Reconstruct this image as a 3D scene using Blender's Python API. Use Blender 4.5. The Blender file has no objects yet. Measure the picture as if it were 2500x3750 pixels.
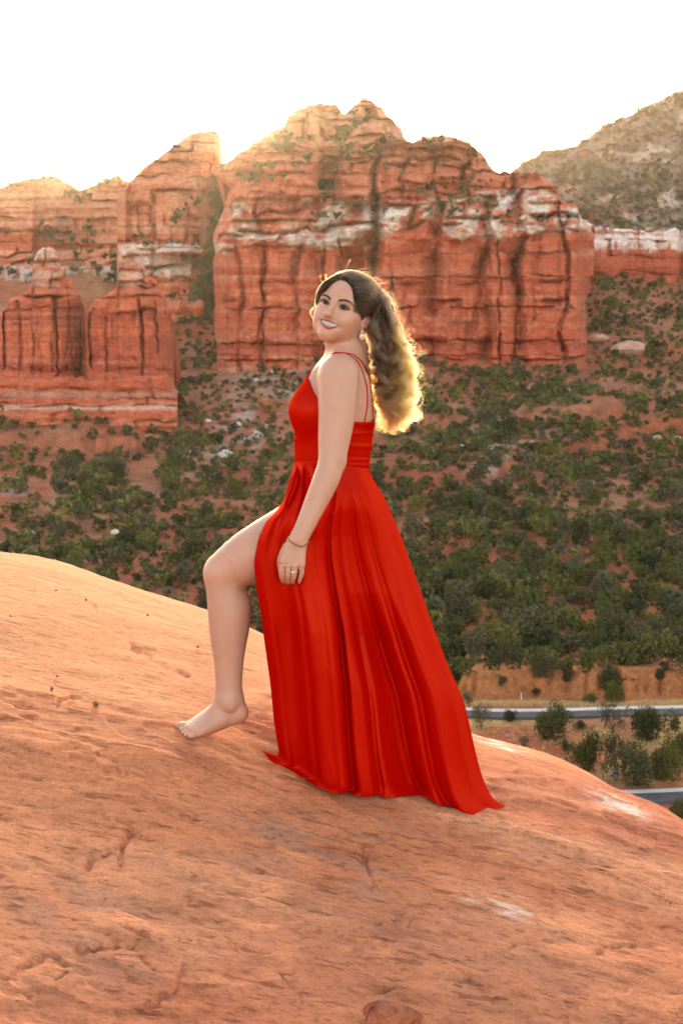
import bpy, bmesh, math, random
import numpy as np
from mathutils import Vector, Matrix

# ------------------------------------------------------------------ camera, sky, sun, exposure
scene = bpy.context.scene
COL = scene.collection
F_PX = 5208.0            # focal length in photo pixels (50 mm on a 36 mm tall frame of 3750 px)
HZ = 1500.0              # photo row of the horizon

cam_data = bpy.data.cameras.new("camera")
cam_data.lens = 50.0
cam_data.sensor_fit = 'VERTICAL'
cam_data.sensor_height = 36.0
cam_data.sensor_width = 24.0
cam_data.shift_y = -(1875.0 - HZ) / 3750.0
cam_data.clip_start = 0.1
cam_data.clip_end = 20000.0
cam_data.dof.use_dof = True
cam_data.dof.focus_distance = 4.28
cam_data.dof.aperture_fstop = 11.0
cam = bpy.data.objects.new("camera", cam_data)
COL.objects.link(cam)
cam.location = (0, 0, 0)
cam.rotation_euler = (math.radians(90), 0, 0)
scene.camera = cam

SUN_AZ = math.radians(-4.75)      # from +Y, positive towards +X
SUN_EL = math.radians(10.3)
world = bpy.data.worlds.new("World")
scene.world = world
world.use_nodes = True
wn, wl = world.node_tree.nodes, world.node_tree.links
wn.clear()
w_out = wn.new('ShaderNodeOutputWorld')
w_bg = wn.new('ShaderNodeBackground')
w_sky = wn.new('ShaderNodeTexSky')
w_sky.sky_type = 'NISHITA'
w_sky.sun_disc = False
w_sky.sun_elevation = SUN_EL
w_sky.sun_rotation = SUN_AZ
w_sky.altitude = 1300
w_sky.air_density = 1.0
w_sky.dust_density = 4.0
w_sky.ozone_density = 0.6
w_bg.inputs['Strength'].default_value = 0.15
wl.new(w_sky.outputs[0], w_bg.inputs['Color'])
wl.new(w_bg.outputs[0], w_out.inputs['Surface'])

sun_data = bpy.data.lights.new("sun", 'SUN')
sun_data.energy = 2.0
sun_data.angle = math.radians(2.5)
sun_data.color = (1.0, 0.80, 0.55)
sun = bpy.data.objects.new("sun", sun_data)
COL.objects.link(sun)
s_dir = Vector((math.sin(SUN_AZ) * math.cos(SUN_EL), math.cos(SUN_AZ) * math.cos(SUN_EL), math.sin(SUN_EL)))
sun.rotation_euler = s_dir.to_track_quat('Z', 'Y').to_euler()
sun.location = (0, 30, 30)

scene.view_settings.view_transform = 'Standard'
scene.view_settings.look = 'None'
scene.view_settings.exposure = 2.68
scene.view_settings.use_white_balance = True
scene.view_settings.white_balance_temperature = 9000
scene.view_settings.white_balance_tint = 16
scene.view_settings.gamma = 1.0
scene.view_settings.use_curve_mapping = False
scene.render.engine = 'CYCLES'
scene.cycles.use_denoising = True
scene.cycles.max_bounces = 8
scene.cycles.transparent_max_bounces = 8
scene.cycles.caustics_reflective = False
scene.cycles.caustics_refractive = False

# ------------------------------------------------------------------ small maths library
def at(px, py, Y):
    """photo pixel + distance along the view axis -> world point (arrays allowed)"""
    px, py, Y = np.broadcast_arrays(np.asarray(px, float), np.asarray(py, float), np.asarray(Y, float))
    return np.stack([(px - 1250.0) / F_PX * Y, Y, -(py - HZ) / F_PX * Y], -1)

def to_px(P):
    P = np.asarray(P, float)
    return 1250.0 + F_PX * P[..., 0] / P[..., 1], HZ - F_PX * P[..., 2] / P[..., 1]

def sstep(a, b, x):
    t = np.clip((np.asarray(x, float) - a) / (b - a), 0, 1)
    return t * t * (3 - 2 * t)

def lerp(a, b, t):
    return a + (b - a) * t

def _hash(ix, iy, iz, seed):
    h = (ix.astype(np.uint32) * np.uint32(374761393) + iy.astype(np.uint32) * np.uint32(668265263)
         + iz.astype(np.uint32) * np.uint32(2147483647) + np.uint32((seed * 974634777 + 1013) & 0xffffffff))
    h = (h ^ (h >> np.uint32(13))) * np.uint32(1274126177)
    h = h ^ (h >> np.uint32(16))
    h = h * np.uint32(2246822519)
    h = h ^ (h >> np.uint32(15))
    return h.astype(np.float64) / 4294967295.0

def noise3(x, y, z, seed=0):
    x, y, z = np.broadcast_arrays(np.asarray(x, float), np.asarray(y, float), np.asarray(z, float))
    fx, fy, fz = np.floor(x), np.floor(y), np.floor(z)
    ix, iy, iz = fx.astype(np.int64), fy.astype(np.int64), fz.astype(np.int64)
    tx, ty, tz = x - fx, y - fy, z - fz
    tx = tx * tx * tx * (tx * (tx * 6 - 15) + 10)
    ty = ty * ty * ty * (ty * (ty * 6 - 15) + 10)
    tz = tz * tz * tz * (tz * (tz * 6 - 15) + 10)
    with np.errstate(over='ignore'):
        def H(a, b, c):
            return _hash(ix + a, iy + b, iz + c, seed)
        x00 = lerp(H(0, 0, 0), H(1, 0, 0), tx)
        x10 = lerp(H(0, 1, 0), H(1, 1, 0), tx)
        x01 = lerp(H(0, 0, 1), H(1, 0, 1), tx)
        x11 = lerp(H(0, 1, 1), H(1, 1, 1), tx)
    return lerp(lerp(x00, x10, ty), lerp(x01, x11, ty), tz) * 2 - 1

def fbm(x, y, z, octv=4, seed=0, gain=0.5):
    s = 0; a = 1; t = 0
    for o in range(octv):
        s = s + a * noise3(x * 2 ** o + 17.3 * o, y * 2 ** o + 5.1 * o, z * 2 ** o, seed + o)
        t += a
        a *= gain
    return s / t

def poly(pts, x):
    p = np.array(pts, float)
    return np.interp(x, p[:, 0], p[:, 1])

def catmull(pts, n):
    """n points on a smooth curve through pts"""
    P = np.array(pts, float)
    m = len(P)
    E = np.vstack([2 * P[0] - P[1], P, 2 * P[-1] - P[-2]])
    seg = np.linalg.norm(np.diff(P, axis=0), axis=1)
    cum = np.concatenate([[0], np.cumsum(seg)])
    u = np.linspace(0, cum[-1], n)
    k = np.clip(np.searchsorted(cum, u, side='right') - 1, 0, m - 2)
    t = ((u - cum[k]) / np.maximum(seg[k], 1e-9))[:, None]
    p0, p1, p2, p3 = E[k], E[k + 1], E[k + 2], E[k + 3]
    return 0.5 * (2 * p1 + (p2 - p0) * t + (2 * p0 - 5 * p1 + 4 * p2 - p3) * t ** 2 + (3 * p1 - p0 - 3 * p2 + p3) * t ** 3)

# ------------------------------------------------------------------ objects
def props(o, label=None, cat=None, group=None, kind=None):
    if label: o['label'] = label
    if cat: o['category'] = cat
    if group: o['group'] = group
    if kind: o['kind'] = kind
    return o

def mk_mesh(name, V, Fc, col=None, smooth=True, mat=None, uv=None):
    """mesh from numpy: V (n,3), Fc (m,3|4) or a list of such"""
    V = np.asarray(V, np.float32)
    Fl = Fc if isinstance(Fc, list) else [Fc]
    Fl = [np.asarray(f, np.int32) for f in Fl if len(f)]
    me = bpy.data.meshes.new(name)
    me.vertices.add(len(V))
    me.vertices.foreach_set('co', V.ravel())
    loops = np.concatenate([f.ravel() for f in Fl])
    tot = np.concatenate([np.full(len(f), f.shape[1], np.int32) for f in Fl])
    start = np.concatenate([[0], np.cumsum(tot)[:-1]]).astype(np.int32)
    me.loops.add(len(loops))
    me.loops.foreach_set('vertex_index', loops)
    me.polygons.add(len(tot))
    me.polygons.foreach_set('loop_start', start)
    me.polygons.foreach_set('loop_total', tot)
    me.polygons.foreach_set('use_smooth', np.full(len(tot), smooth, bool))
    me.update(calc_edges=True)
    if col is not None:
        c = np.ones((len(V), 4), np.float32)
        c[:, :np.asarray(col).shape[1]] = col
        a = me.color_attributes.new('col', 'FLOAT_COLOR', 'POINT')
        a.data.foreach_set('color', c.ravel())
    if mat: me.materials.append(mat)
    return me

def link(name, me, parent=None, loc=None):
    o = bpy.data.objects.new(name, me)
    COL.objects.link(o)
    if loc is not None: o.location = loc
    if parent is not None: o.parent = parent
    return o

def grid_faces(nr, nc, wrap=False):
    r = np.arange(nr - 1)[:, None]
    c = np.arange(nc if wrap else nc - 1)[None, :]
    c2 = (c + 1) % nc
    a = r * nc + c; b = r * nc + c2
    return np.stack([a, b, b + nc, a + nc], -1).reshape(-1, 4)

def tube(P, rad, k=8, cap=True):
    """mesh arrays of a tube along points P (n,3)"""
    P = np.asarray(P, float); n = len(P)
    rad = np.broadcast_to(np.asarray(rad, float), (n,))
    T = np.gradient(P, axis=0)
    T /= np.linalg.norm(T, axis=1)[:, None] + 1e-12
    ref = np.array([0.31, 0.21, 0.93])
    if abs(np.dot(T.mean(0), ref)) > .9 * np.linalg.norm(T.mean(0)): ref = np.array([0.95, 0.2, 0.1])
    N = np.cross(T, ref); N /= np.linalg.norm(N, axis=1)[:, None] + 1e-12
    B = np.cross(T, N)
    a = np.linspace(0, 2 * np.pi, k, endpoint=False)
    V = P[:, None] + rad[:, None, None] * (np.cos(a)[None, :, None] * N[:, None] + np.sin(a)[None, :, None] * B[:, None])
    V = V.reshape(-1, 3)
    Fq = grid_faces(n, k, True)
    if cap:
        V = np.vstack([V, P[0], P[-1]])
        i = np.arange(k); j = (i + 1) % k
        t1 = np.stack([np.full(k, n * k), j, i], -1)
        t2 = np.stack([np.full(k, n * k + 1), (n - 1) * k + i, (n - 1) * k + j], -1)
        return V, [Fq, np.vstack([t1, t2])]
    return V, [Fq]

def merge(parts):
    Vs, Fs, off = [], {3: [], 4: []}, 0
    for V, Fl in parts:
        for f in (Fl if isinstance(Fl, list) else [Fl]):
            if len(f): Fs[np.asarray(f).shape[1]].append(np.asarray(f) + off)
        Vs.append(V); off += len(V)
    return np.vstack(Vs), [np.vstack(f) for f in Fs.values() if f]

# ------------------------------------------------------------------ materials
class NT:
    def __init__(self, name):
        self.m = bpy.data.materials.new(name)
        self.m.use_nodes = True
        self.n = self.m.node_tree.nodes; self.l = self.m.node_tree.links
        self.n.clear()
        self.out = self.n.new('ShaderNodeOutputMaterial')
        self.bsdf = None
    def add(self, t, **kw):
        x = self.n.new(t)
        for k, v in kw.items(): setattr(x, k, v)
        return x
    def set(self, sock, v):
        if isinstance(v, bpy.types.NodeSocket): self.l.new(v, sock)
        elif isinstance(v, (tuple, list)) and len(v) == 3 and sock.type == 'RGBA': sock.default_value = (*v, 1)
        else: sock.default_value = v
    def principled(self, **kw):
        b = self.bsdf = self.add('ShaderNodeBsdfPrincipled')
        for k, v in kw.items(): self.set(b.inputs[k.replace('_', ' ')], v)
        self.l.new(b.outputs[0], self.out.inputs['Surface'])
        return b
    def attr(self, name='col'):
        return self.add('ShaderNodeAttribute', attribute_name=name).outputs['Color']
    def pos(self, scale=(1, 1, 1), rot=(0, 0, 0), obj=False):
        g = self.add('ShaderNodeTexCoord').outputs['Object'] if obj else self.add('ShaderNodeNewGeometry').outputs['Position']
        mp = self.add('ShaderNodeMapping')
        mp.inputs['Scale'].default_value = scale
        mp.inputs['Rotation'].default_value = rot
        self.l.new(g, mp.inputs['Vector'])
        return mp.outputs[0]
    def noise(self, vec, scale=1.0, detail=4, rough=0.55, dist=0.0):
        x = self.add('ShaderNodeTexNoise')
        self.l.new(vec, x.inputs['Vector'])
        x.inputs['Scale'].default_value = scale
        x.inputs['Detail'].default_value = detail
        x.inputs['Roughness'].default_value = rough
        x.inputs['Distortion'].default_value = dist
        return x.outputs['Fac']
    def ramp(self, fac, stops):
        r = self.add('ShaderNodeValToRGB')
        e = r.color_ramp.elements
        while len(e) < len(stops): e.new(0.5)
        for el, (p, c) in zip(e, stops):
            el.position = p
            el.color = (*c, 1) if isinstance(c, (tuple, list)) else (c, c, c, 1)
        self.l.new(fac, r.inputs[0])
        return r.outputs[0]
    def mix(self, a, b, fac=0.5, mode='MIX'):
        x = self.add('ShaderNodeMix', data_type='RGBA', blend_type=mode)
        self.set(x.inputs['Factor'], fac)
        self.set(x.inputs[6], a); self.set(x.inputs[7], b)
        return x.outputs[2]
    def math(self, op, a, b=0.0):
        x = self.add('ShaderNodeMath', operation=op)
        self.set(x.inputs[0], a); self.set(x.inputs[1], b)
        return x.outputs[0]
    def bump(self, h, strength=0.5, dist=0.01, normal=None):
        b = self.add('ShaderNodeBump')
        b.inputs['Strength'].default_value = strength
        b.inputs['Distance'].default_value = dist
        self.l.new(h, b.inputs['Height'])
        if normal is not None: self.l.new(normal, b.inputs['Normal'])
        return b.outputs[0]

def simple_mat(name, color, rough=0.5, **kw):
    t = NT(name)
    t.principled(Base_Color=color, Roughness=rough, **kw)
    return t.m

# ------------------------------------------------------------------ materials of the land
def cliff_material():
    t = NT('cliff_rock')
    c = t.attr()
    p = t.pos((0.35, 0.35, 1.6))
    n1 = t.noise(p, 0.9, 6, 0.65)
    n2 = t.noise(t.pos((1.0, 1.0, 0.16)), 0.55, 5, 0.6)
    n3 = t.noise(t.pos((1, 1, 1)), 1.7, 4, 0.6)
    col = t.mix(c, t.ramp(n1, [(0.30, 0.45), (0.5, 0.95), (0.72, 1.3)]), 0.75, 'MULTIPLY')
    col = t.mix(col, t.ramp(n2, [(0.34, (0.42, 0.34, 0.34)), (0.5, (1, 1, 1)), (0.75, (1.1, 1.06, 1.0))]), 0.35, 'MULTIPLY')
    col = t.mix(col, t.ramp(n3, [(0.3, 0.6), (0.55, 1.05)]), 0.55, 'MULTIPLY')
    h = t.math('ADD', t.math('MULTIPLY', n1, 0.7), t.math('MULTIPLY', n3, 0.4))
    b = t.bump(h, 0.9, 1.1)
    t.principled(Base_Color=col, Roughness=0.95, Normal=b)
    t.bsdf.inputs['Specular IOR Level'].default_value = 0.1
    return t.m

def soil_material():
    t = NT('red_soil')
    c = t.attr()
    n1 = t.noise(t.pos((1, 1, 1)), 0.35, 6, 0.65)
    n2 = t.noise(t.pos((1, 1, 1)), 2.2, 4, 0.6)
    col = t.mix(c, t.ramp(n1, [(0.32, 0.55), (0.5, 1.0), (0.7, 1.25)]), 0.8, 'MULTIPLY')
    col = t.mix(col, t.ramp(n2, [(0.35, 0.55), (0.6, 1.15)]), 0.6, 'MULTIPLY')
    b = t.bump(t.math('ADD', n1, n2), 0.8, 0.5)
    t.principled(Base_Color=col, Roughness=0.95, Normal=b)
    t.bsdf.inputs['Specular IOR Level'].default_value = 0.1
    return t.m

M_CLIFF = cliff_material()
M_SOIL = soil_material()

# ------------------------------------------------------------------ valley terrain
_kd = np.array([(3400, 96), (3250, 100), (2980, 114), (2890, 121), (2790, 128), (2680, 138), (2620, 143), (2560, 151), (2450, 172), (2300, 200),
                (2100, 238), (1900, 280), (1720, 322), (1560, 358), (1450, 400), (1390, 430), (1290, 468), (1200, 500), (1100, 542), (1000, 580), (900, 640)], float)[::-1]
_dd = np.linspace(96, 640, 1200)
_yy = np.interp(_dd, _kd[::-1, 1], _kd[::-1, 0])
_k = np.hanning(41); _k /= _k.sum()
_yy = np.convolve(np.pad(_yy, 20, mode='edge'), _k, 'valid')

def terr_row(Y):
    """photo row at which the undisturbed slope appears at distance Y"""
    return np.interp(Y, _dd, _yy)

def terr_dist(py):
    return np.interp(py, _yy[::-1], _dd[::-1])

LEDGES = [  # px from, px to, photo row of the foot, height in metres, wobble
    (1860, 2290, 1562, 3.4, 7), (1480, 1930, 1770, 2.2, 8), (1500, 1720, 1585, 3.2, 9), (-100, 560, 1640, 3.0, 10),
    (-100, 470, 1560, 2.6, 8), (2200, 2600, 1620, 2.4, 8), (2150, 2400, 1470, 3.0, 8), (150, 420, 1960, 1.5, 9), (1660, 2600, 2552, 2.6, 5),
    (900, 1100, 1800, 1.5, 8), (2050, 2260, 1690, 2.0, 8)]

def terr_z(X, Y):
    X = np.asarray(X, float); Y = np.asarray(Y, float)
    X, Y = np.broadcast_arrays(X, Y)
    Yc = np.clip(Y, 96, 640)
    z = -(terr_row(Yc) - HZ) / F_PX * Yc
    z = z + 0.02 * (np.maximum(Y, 640) - 640)
    px = 1250 + F_PX * X / np.maximum(Y, 20)
    far = sstep(150, 260, Y)
    z = z + far * (2.2 * fbm(X / 60, Y / 60, 0, 3, 3) + 0.9 * fbm(X / 14, Y / 14, 0, 3, 9))
    z = z + (1 - far) * 0.25 * fbm(X / 12, Y / 12, 0, 3, 4) * sstep(60, 100, Y)
    for x0, x1, py, h, wob in LEDGES:
        d0 = terr_dist(py + wob * noise3(px / 60, 0.5, py, 5) + wob * 0.5 * noise3(px / 17, 0.5, py, 6))
        w = sstep(x0, x0 + 60, px) * (1 - sstep(x1 - 60, x1, px))
        z = z + h * w * sstep(d0, d0 + 0.5 * h + 0.4, Y) * (1 - 0.65 * sstep(d0 + 8, d0 + 40, Y))
    # road benches are flat
    return z

def road_center(px):
    """distance of the upper road under photo column px"""
    return 143.6 + 0.0022 * (px - 2100) + 1.5 * np.exp(-((px - 1640) / 130.0) ** 2)

RC_X0, RC_X1 = 1500, 3700

def terr_color(X, Y, z):
    px, py = to_px(np.stack([X, Y, z], -1))
    red = np.array([0.42, 0.112, 0.055]); tan = np.array([0.40, 0.165, 0.09]); dark = np.array([0.28, 0.11, 0.065])
    orange = np.array([0.56, 0.19, 0.07]); gold = np.array([0.50, 0.30, 0.115]); pale = np.array([0.52, 0.43, 0.36])
    n = fbm(X / 25, Y / 25, 0, 4, 21); m = fbm(X / 5, Y / 5, 0, 4, 22)
    c = lerp(red, tan, sstep(-0.15, 0.45, n)[..., None])
    c = lerp(c, dark, (0.75 * sstep(0.0, 0.4, m))[..., None])
    # orange bank above the road, dry grass beside it
    w = sstep(146, 150, Y) * (1 - sstep(172, 196, Y))
    c = lerp(c, orange, (w * (0.75 + 0.25 * m))[..., None])
    # the brighter, barer patches between bushes on the lower slope
    w = sstep(0.05, 0.35, fbm(X / 16, Y / 16, 3.3, 3, 31)) * (1 - sstep(230, 330, Y)) * sstep(150, 180, Y)
    c = lerp(c, orange * 0.9, (0.7 * w)[..., None])
    w = (1 - sstep(142, 147, Y)) * sstep(-0.25, 0.25, fbm(X / 9, Y / 9, 1.7, 3, 33))
    c = lerp(c, gold, (0.9 * w)[..., None])
    w = np.exp(-((Y - 149.6) / 0.9) ** 2)
    c = lerp(c, gold * 1.1, (0.8 * w)[..., None])
    # pale scree
    for cx, cy, sx, sy in ((1000, 1420, 150, 40), (900, 1560, 110, 90), (800, 1700, 120, 60), (1790, 1620, 190, 60), (1850, 1720, 90, 50), (60, 1780, 60, 40), (1020, 1320, 120, 50), (2050, 1440, 170, 30)):
        g = np.exp(-((px - cx) / sx) ** 2 - ((py - cy) / sy) ** 2)
        c = lerp(c, pale, np.clip(g * sstep(-0.1, 0.35, fbm(X / 5, Y / 5, 2.2, 3, 41)) * 0.8, 0, 1)[..., None])
    # faces of the ledges: clean red slickrock
    for x0, x1, ly, h, wob in LEDGES:
        w = np.exp(-((py - ly + h * 9) / (h * 8)) ** 2) * sstep(x0, x0 + 40, px) * (1 - sstep(x1 - 40, x1, px))
        lay = 0.85 + 0.3 * noise3(px / 300, z * 2.2, 0, 55)
        base = np.array([0.46, 0.13, 0.075]) if ly < 2400 else np.array([0.47, 0.14, 0.055])
        c = lerp(c, base * lay[..., None], (0.9 * w)[..., None])
    return np.clip(c, 0.02, 0.8)

def build_terrain():
    a = np.concatenate([np.linspace(-1.6, -0.30, 14), np.linspace(-0.29, 0.29, 430), np.linspace(0.30, 1.6, 14)])
    Yr = np.concatenate([np.linspace(30, 96, 6), np.geomspace(98, 660, 280), [700, 760, 850, 1000, 1300, 1800, 2600, 4000]])
    Yg, A = np.meshgrid(Yr, a, indexing='ij')
    X = A * Yg
    z = terr_z(X, Yg)
    V = np.stack([X, Yg, z], -1)
    c = terr_color(X, Yg, z)
    me = mk_mesh('valley_ground', V.reshape(-1, 3), grid_faces(*X.shape), c.reshape(-1, 3), True, M_SOIL)
    props(link('valley_ground', me), kind='structure')
    # the plain behind and beside the camera
    g = np.linspace(-4000, 4000, 41)
    gx, gy = np.meshgrid(g, np.linspace(-4000, 28, 21), indexing='xy')
    gz = -34.0 + 2 * fbm(gx / 300, gy / 300, 0, 2, 8) - 1.5
    cc = np.broadcast_to(np.array([0.22, 0.12, 0.07]), gx.shape + (3,))
    me = mk_mesh('plain', np.stack([gx, gy, gz], -1).reshape(-1, 3), grid_faces(*gx.shape), cc.reshape(-1, 3), True, M_SOIL)
    props(link('plain', me), kind='structure')

build_terrain()

# ------------------------------------------------------------------ road
def road_strip(name, ctr, x0, x1, off0, off1, lift, mat, n=260):
    px = np.linspace(x0, x1, n)
    rows = []
    for o in np.linspace(off0, off1, 5):
        Y = ctr(px) + o
        X = (px - 1250) / F_PX * ctr(px)
        zc = terr_z(X, ctr(px))
        zc = np.convolve(np.pad(zc, 12, mode='edge'), np.ones(25) / 25, 'valid')
        rows.append(np.stack([X, Y, zc + lift], -1))
    V = np.stack(rows, 0)
    # skirt down at both edges so that the slab has thickness
    lo0, lo1 = V[0].copy(), V[-1].copy()
    lo0[:, 2] -= 0.9; lo1[:, 2] -= 0.9; lo0[:, 1] -= 0.3; lo1[:, 1] += 0.3
    V = np.concatenate([lo0[None], V, lo1[None]], 0)
    me = mk_mesh(name, V.reshape(-1, 3), grid_faces(len(V), n), None, False, mat)
    return props(link(name, me), kind='structure')

def asphalt_material():
    t = NT('asphalt')
    n = t.noise(t.pos((1, 1, 1)), 1.2, 5)
    t.principled(Base_Color=t.ramp(n, [(0.3, (0.060, 0.054, 0.055)), (0.7, (0.095, 0.086, 0.088))]), Roughness=0.95)
    t.bsdf.inputs['Specular IOR Level'].default_value = 0.1
    return t.m
def concrete_material():
    t = NT('pale_concrete')
    n = t.noise(t.pos((1, 1, 1)), 0.8, 5)
    t.principled(Base_Color=t.ramp(n, [(0.3, (0.42, 0.37, 0.33)), (0.7, (0.56, 0.50, 0.45))]), Roughness=0.85)
    return t.m
M_ASPH, M_CONC = asphalt_material(), concrete_material()
low_road = lambda px: 118.3 + 0.004 * (px - 2400)
road_strip('road', road_center, RC_X0, RC_X1, -1.35, 1.3, 0.14, M_ASPH)
road_strip('pavement', road_center, RC_X0, RC_X1, 1.3, 2.5, 0.20, M_CONC)
road_strip('road', low_road, 2150, 3700, -1.5, 1.3, 0.14, M_ASPH, 200)
road_strip('pavement', low_road, 2150, 3700, 1.3, 2.2, 0.20, M_CONC, 200)

# ------------------------------------------------------------------ cliffs
RED = np.array([0.60, 0.125, 0.065]); DRED = np.array([0.42, 0.075, 0.05]); BUFF = np.array([0.68, 0.33, 0.20])
WHITE = np.array([0.92, 0.74, 0.64]); PINK = np.array([0.68, 0.235, 0.145]); GREYT = np.array([0.27, 0.175, 0.14])

def beds(z, x, y, seed=0, per=4.2, amp=0.9):
    """bedding relief: hard beds stand out, soft beds are recessed; varies slowly along the face"""
    zz = z + 1.3 * noise3(x / 45, y / 45, z / 30, seed + 1)
    b1 = noise3(zz / per, x / 90, 3.1, seed + 2)
    b1 = np.tanh(3.0 * b1)
    b2 = np.tanh(2.5 * noise3(zz / (per * 0.36), x / 40, 7.7, seed + 3))
    b3 = noise3(zz / (per * 0.14), x / 22, 1.7, seed + 4)
    return amp * (b1 + 0.45 * b2 + 0.22 * b3)

def joints(x, z, seed=0, per=13.0, amp=2.2):
    """vertical joints: rounded columns parted by narrow cracks"""
    xx = x + 2.2 * noise3(x / 30, z / 22, 0.3, seed + 11) + 0.7 * noise3(x / 9, z / 7, 0.9, seed + 12)
    o = 0
    for k, (p, a) in enumerate(((per, 1.0), (per * 0.42, 0.42), (per * 0.18, 0.16))):
        n = noise3(xx / p, 0.5 + k, z / (p * 9), seed + 13 + k)
        crack = np.exp(-(n / 0.09) ** 2)
        on = sstep(-0.3, 0.3, noise3(xx / (p * 1.7), 2.5, z / (p * 2.2), seed + 16 + k))
        o = o + a * (0.9 * crack * on - 0.45 * np.sqrt(np.abs(n)))
    return amp * o

def relief(name, x0, x1, nc, top, base, Y0, nr, dfun, cfun, back=((6, 0.5), (20, -6), (60, -30), (140, -90)), side=(0, 0), mat=None, extra=None):
    """a rock body whose face is described in depth (metres) over photo columns and rows, closed over its crest and down its back"""
    px = np.linspace(x0, x1, nc)
    tp, bs = top(px), base(px)
    v = np.linspace(0, 1, nr)[:, None]
    PY = bs[None] + (tp - bs)[None] * v
    PX = np.broadcast_to(px[None], PY.shape).copy()
    Yb = np.broadcast_to(np.asarray(Y0(px) if callable(Y0) else Y0, float), px.shape)[None]
    X0 = (PX - 1250) / F_PX * Yb; Z0 = -(PY - HZ) / F_PX * Yb
    D = dfun(PX, PY, X0, Z0)
    for w, s in ((side[0], PX - x0), (side[1], x1 - PX)):
        if w:
            e = np.clip(s / w, 0, 1)
            D = D + w / F_PX * Yb * 1.1 * (1 - np.sqrt(np.clip(1 - (1 - e) ** 2, 0, 1)))
    # crest rounds back
    e = np.clip((PY - tp[None]) / 14.0, 0, 1)
    D = D + 5.0 * (1 - np.sqrt(np.clip(1 - (1 - e) ** 2, 0, 1)))
    V = at(PX, PY, Yb + D)
    C = cfun(PX, PY, X0, Z0, D)
    last = V[-1]; rows = [V]; cols = [C]
    for dy, dz in back:
        r = last.copy(); r[:, 1] += dy
        r[:, 2] += dz - 0.4 * abs(dz) * np.abs(noise3(r[:, 0] / 12, dy, 0.2, 61))
        rows.append(r[None]); cols.append(C[-1:])
    V = np.concatenate(rows, 0); C = np.concatenate(cols, 0)
    me = mk_mesh(name, V.reshape(-1, 3), grid_faces(len(V), nc), np.clip(C, 0.015, 0.85).reshape(-1, 3), True, mat or M_CLIFF)
    o = props(link(name, me), kind='structure')
    return dict(px=PX, py=PY, P=V[:nr], D=D, top=tp, base=bs)

def cracks(px, py, lst):
    d = 0
    for pts, w, dep in lst:
        p = np.array(pts, float)
        cx = np.interp(py, p[:, 1], p[:, 0])
        on = sstep(p[0, 1] - 14, p[0, 1] + 14, py) * (1 - sstep(p[-1, 1] - 20, p[-1, 1] + 20, py))
        d = d + dep * on * np.exp(-((px - cx + 5 * noise3(px / 30, py / 22, 0, 77)) / w) ** 2)
    return d

def blocks(px, py, rows, wid, seed, A=5.0, Bv=1.6, jit=1.6, wob=6.0, same=0.0):
    """ledgy rock: irregular layers with broken undercut seams, each layer parted here and there into bulging columns"""
    qx = px + 9 * noise3(px / 55, py / 70, 0.9, seed + 2) + 4 * noise3(px / 16, py / 18, 0.2, seed + 3) + 1.6 * noise3(px / 6, py / 6, 0.2, seed + 9)
    qy = py + 2.2 * wob * noise3(px / 110, py / 200, 0.3, seed) + 0.8 * wob * noise3(px / 30, py / 50, 0.6, seed + 1) + 0.25 * wob * noise3(px / 9, py / 12, 0.6, seed + 8)
    rows = np.array(sorted(rows), float)
    rr = np.random.default_rng(seed)
    rows[1:-1] += rr.uniform(-0.32, 0.32, len(rows) - 2) * np.minimum(np.diff(rows)[:-1], np.diff(rows)[1:])
    k = np.clip(np.searchsorted(rows, qy) - 1, 0, len(rows) - 2)
    h = rows[k + 1] - rows[k]
    v = np.clip((qy - rows[k]) / h, 0, 1)
    r1 = _hash(k, k * 0 + 3, k * 0 + 7, seed)
    w = wid * (0.6 + 1.1 * r1) * (1 - same) + wid * same
    kx = k * (same < 0.5)
    x = qx / w + 7.3 * r1 * (same < 0.5)
    x = x + 0.62 * noise3(x * 0.8, kx * 3.7, 0.1, seed + 4)
    c = np.floor(x).astype(np.int64); u = x - c
    uu = np.abs(2 * u - 1); vv = np.abs(2 * v - 1)
    rnd = _hash(c, kx, kx * 0 + 1, seed + 5); rn2 = _hash(c + np.where(u > .5, 1, -1), kx, kx * 0 + 1, seed + 5)
    rnd = lerp(rnd, 0.5 * (rnd + rn2), sstep(0.55, 1.0, uu))
    crack = sstep(0.45, 0.95, _hash(c + (u > 0.5), kx, kx * 0 + 2, seed + 6)) * sstep(-0.35, 0.35, noise3(px / 50, py / 40, 1.1, seed + 10))
    seam_hi = sstep(-0.3, 0.45, noise3(px / 75, k * 3.3, 0.4, seed + 11)) * (0.25 + 0.95 * _hash(k, k * 0 + 5, k * 0, seed + 12))
    kk = k + 1
    seam_lo = sstep(-0.3, 0.45, noise3(px / 75, kk * 3.3, 0.4, seed + 11)) * (0.25 + 0.95 * _hash(kk, k * 0 + 5, k * 0, seed + 12))
    dv = np.where(v > 0.5, seam_lo * vv ** 6, 0.8 * seam_hi * vv ** 3)
    d = A * (0.10 + 0.90 * crack) * uu ** 6 + Bv * (1 + 0.8 * r1) * dv * np.clip(h / 24, 0.4, 1.7)
    off = _hash(k, k * 0 + 9, k * 0, seed + 13) - 0.5
    return d + jit * (rnd - 0.5) * 1.7 + jit * 1.3 * off * sstep(-.2, .3, noise3(px / 160, k * 1.9, 0.2, seed + 14))

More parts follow.
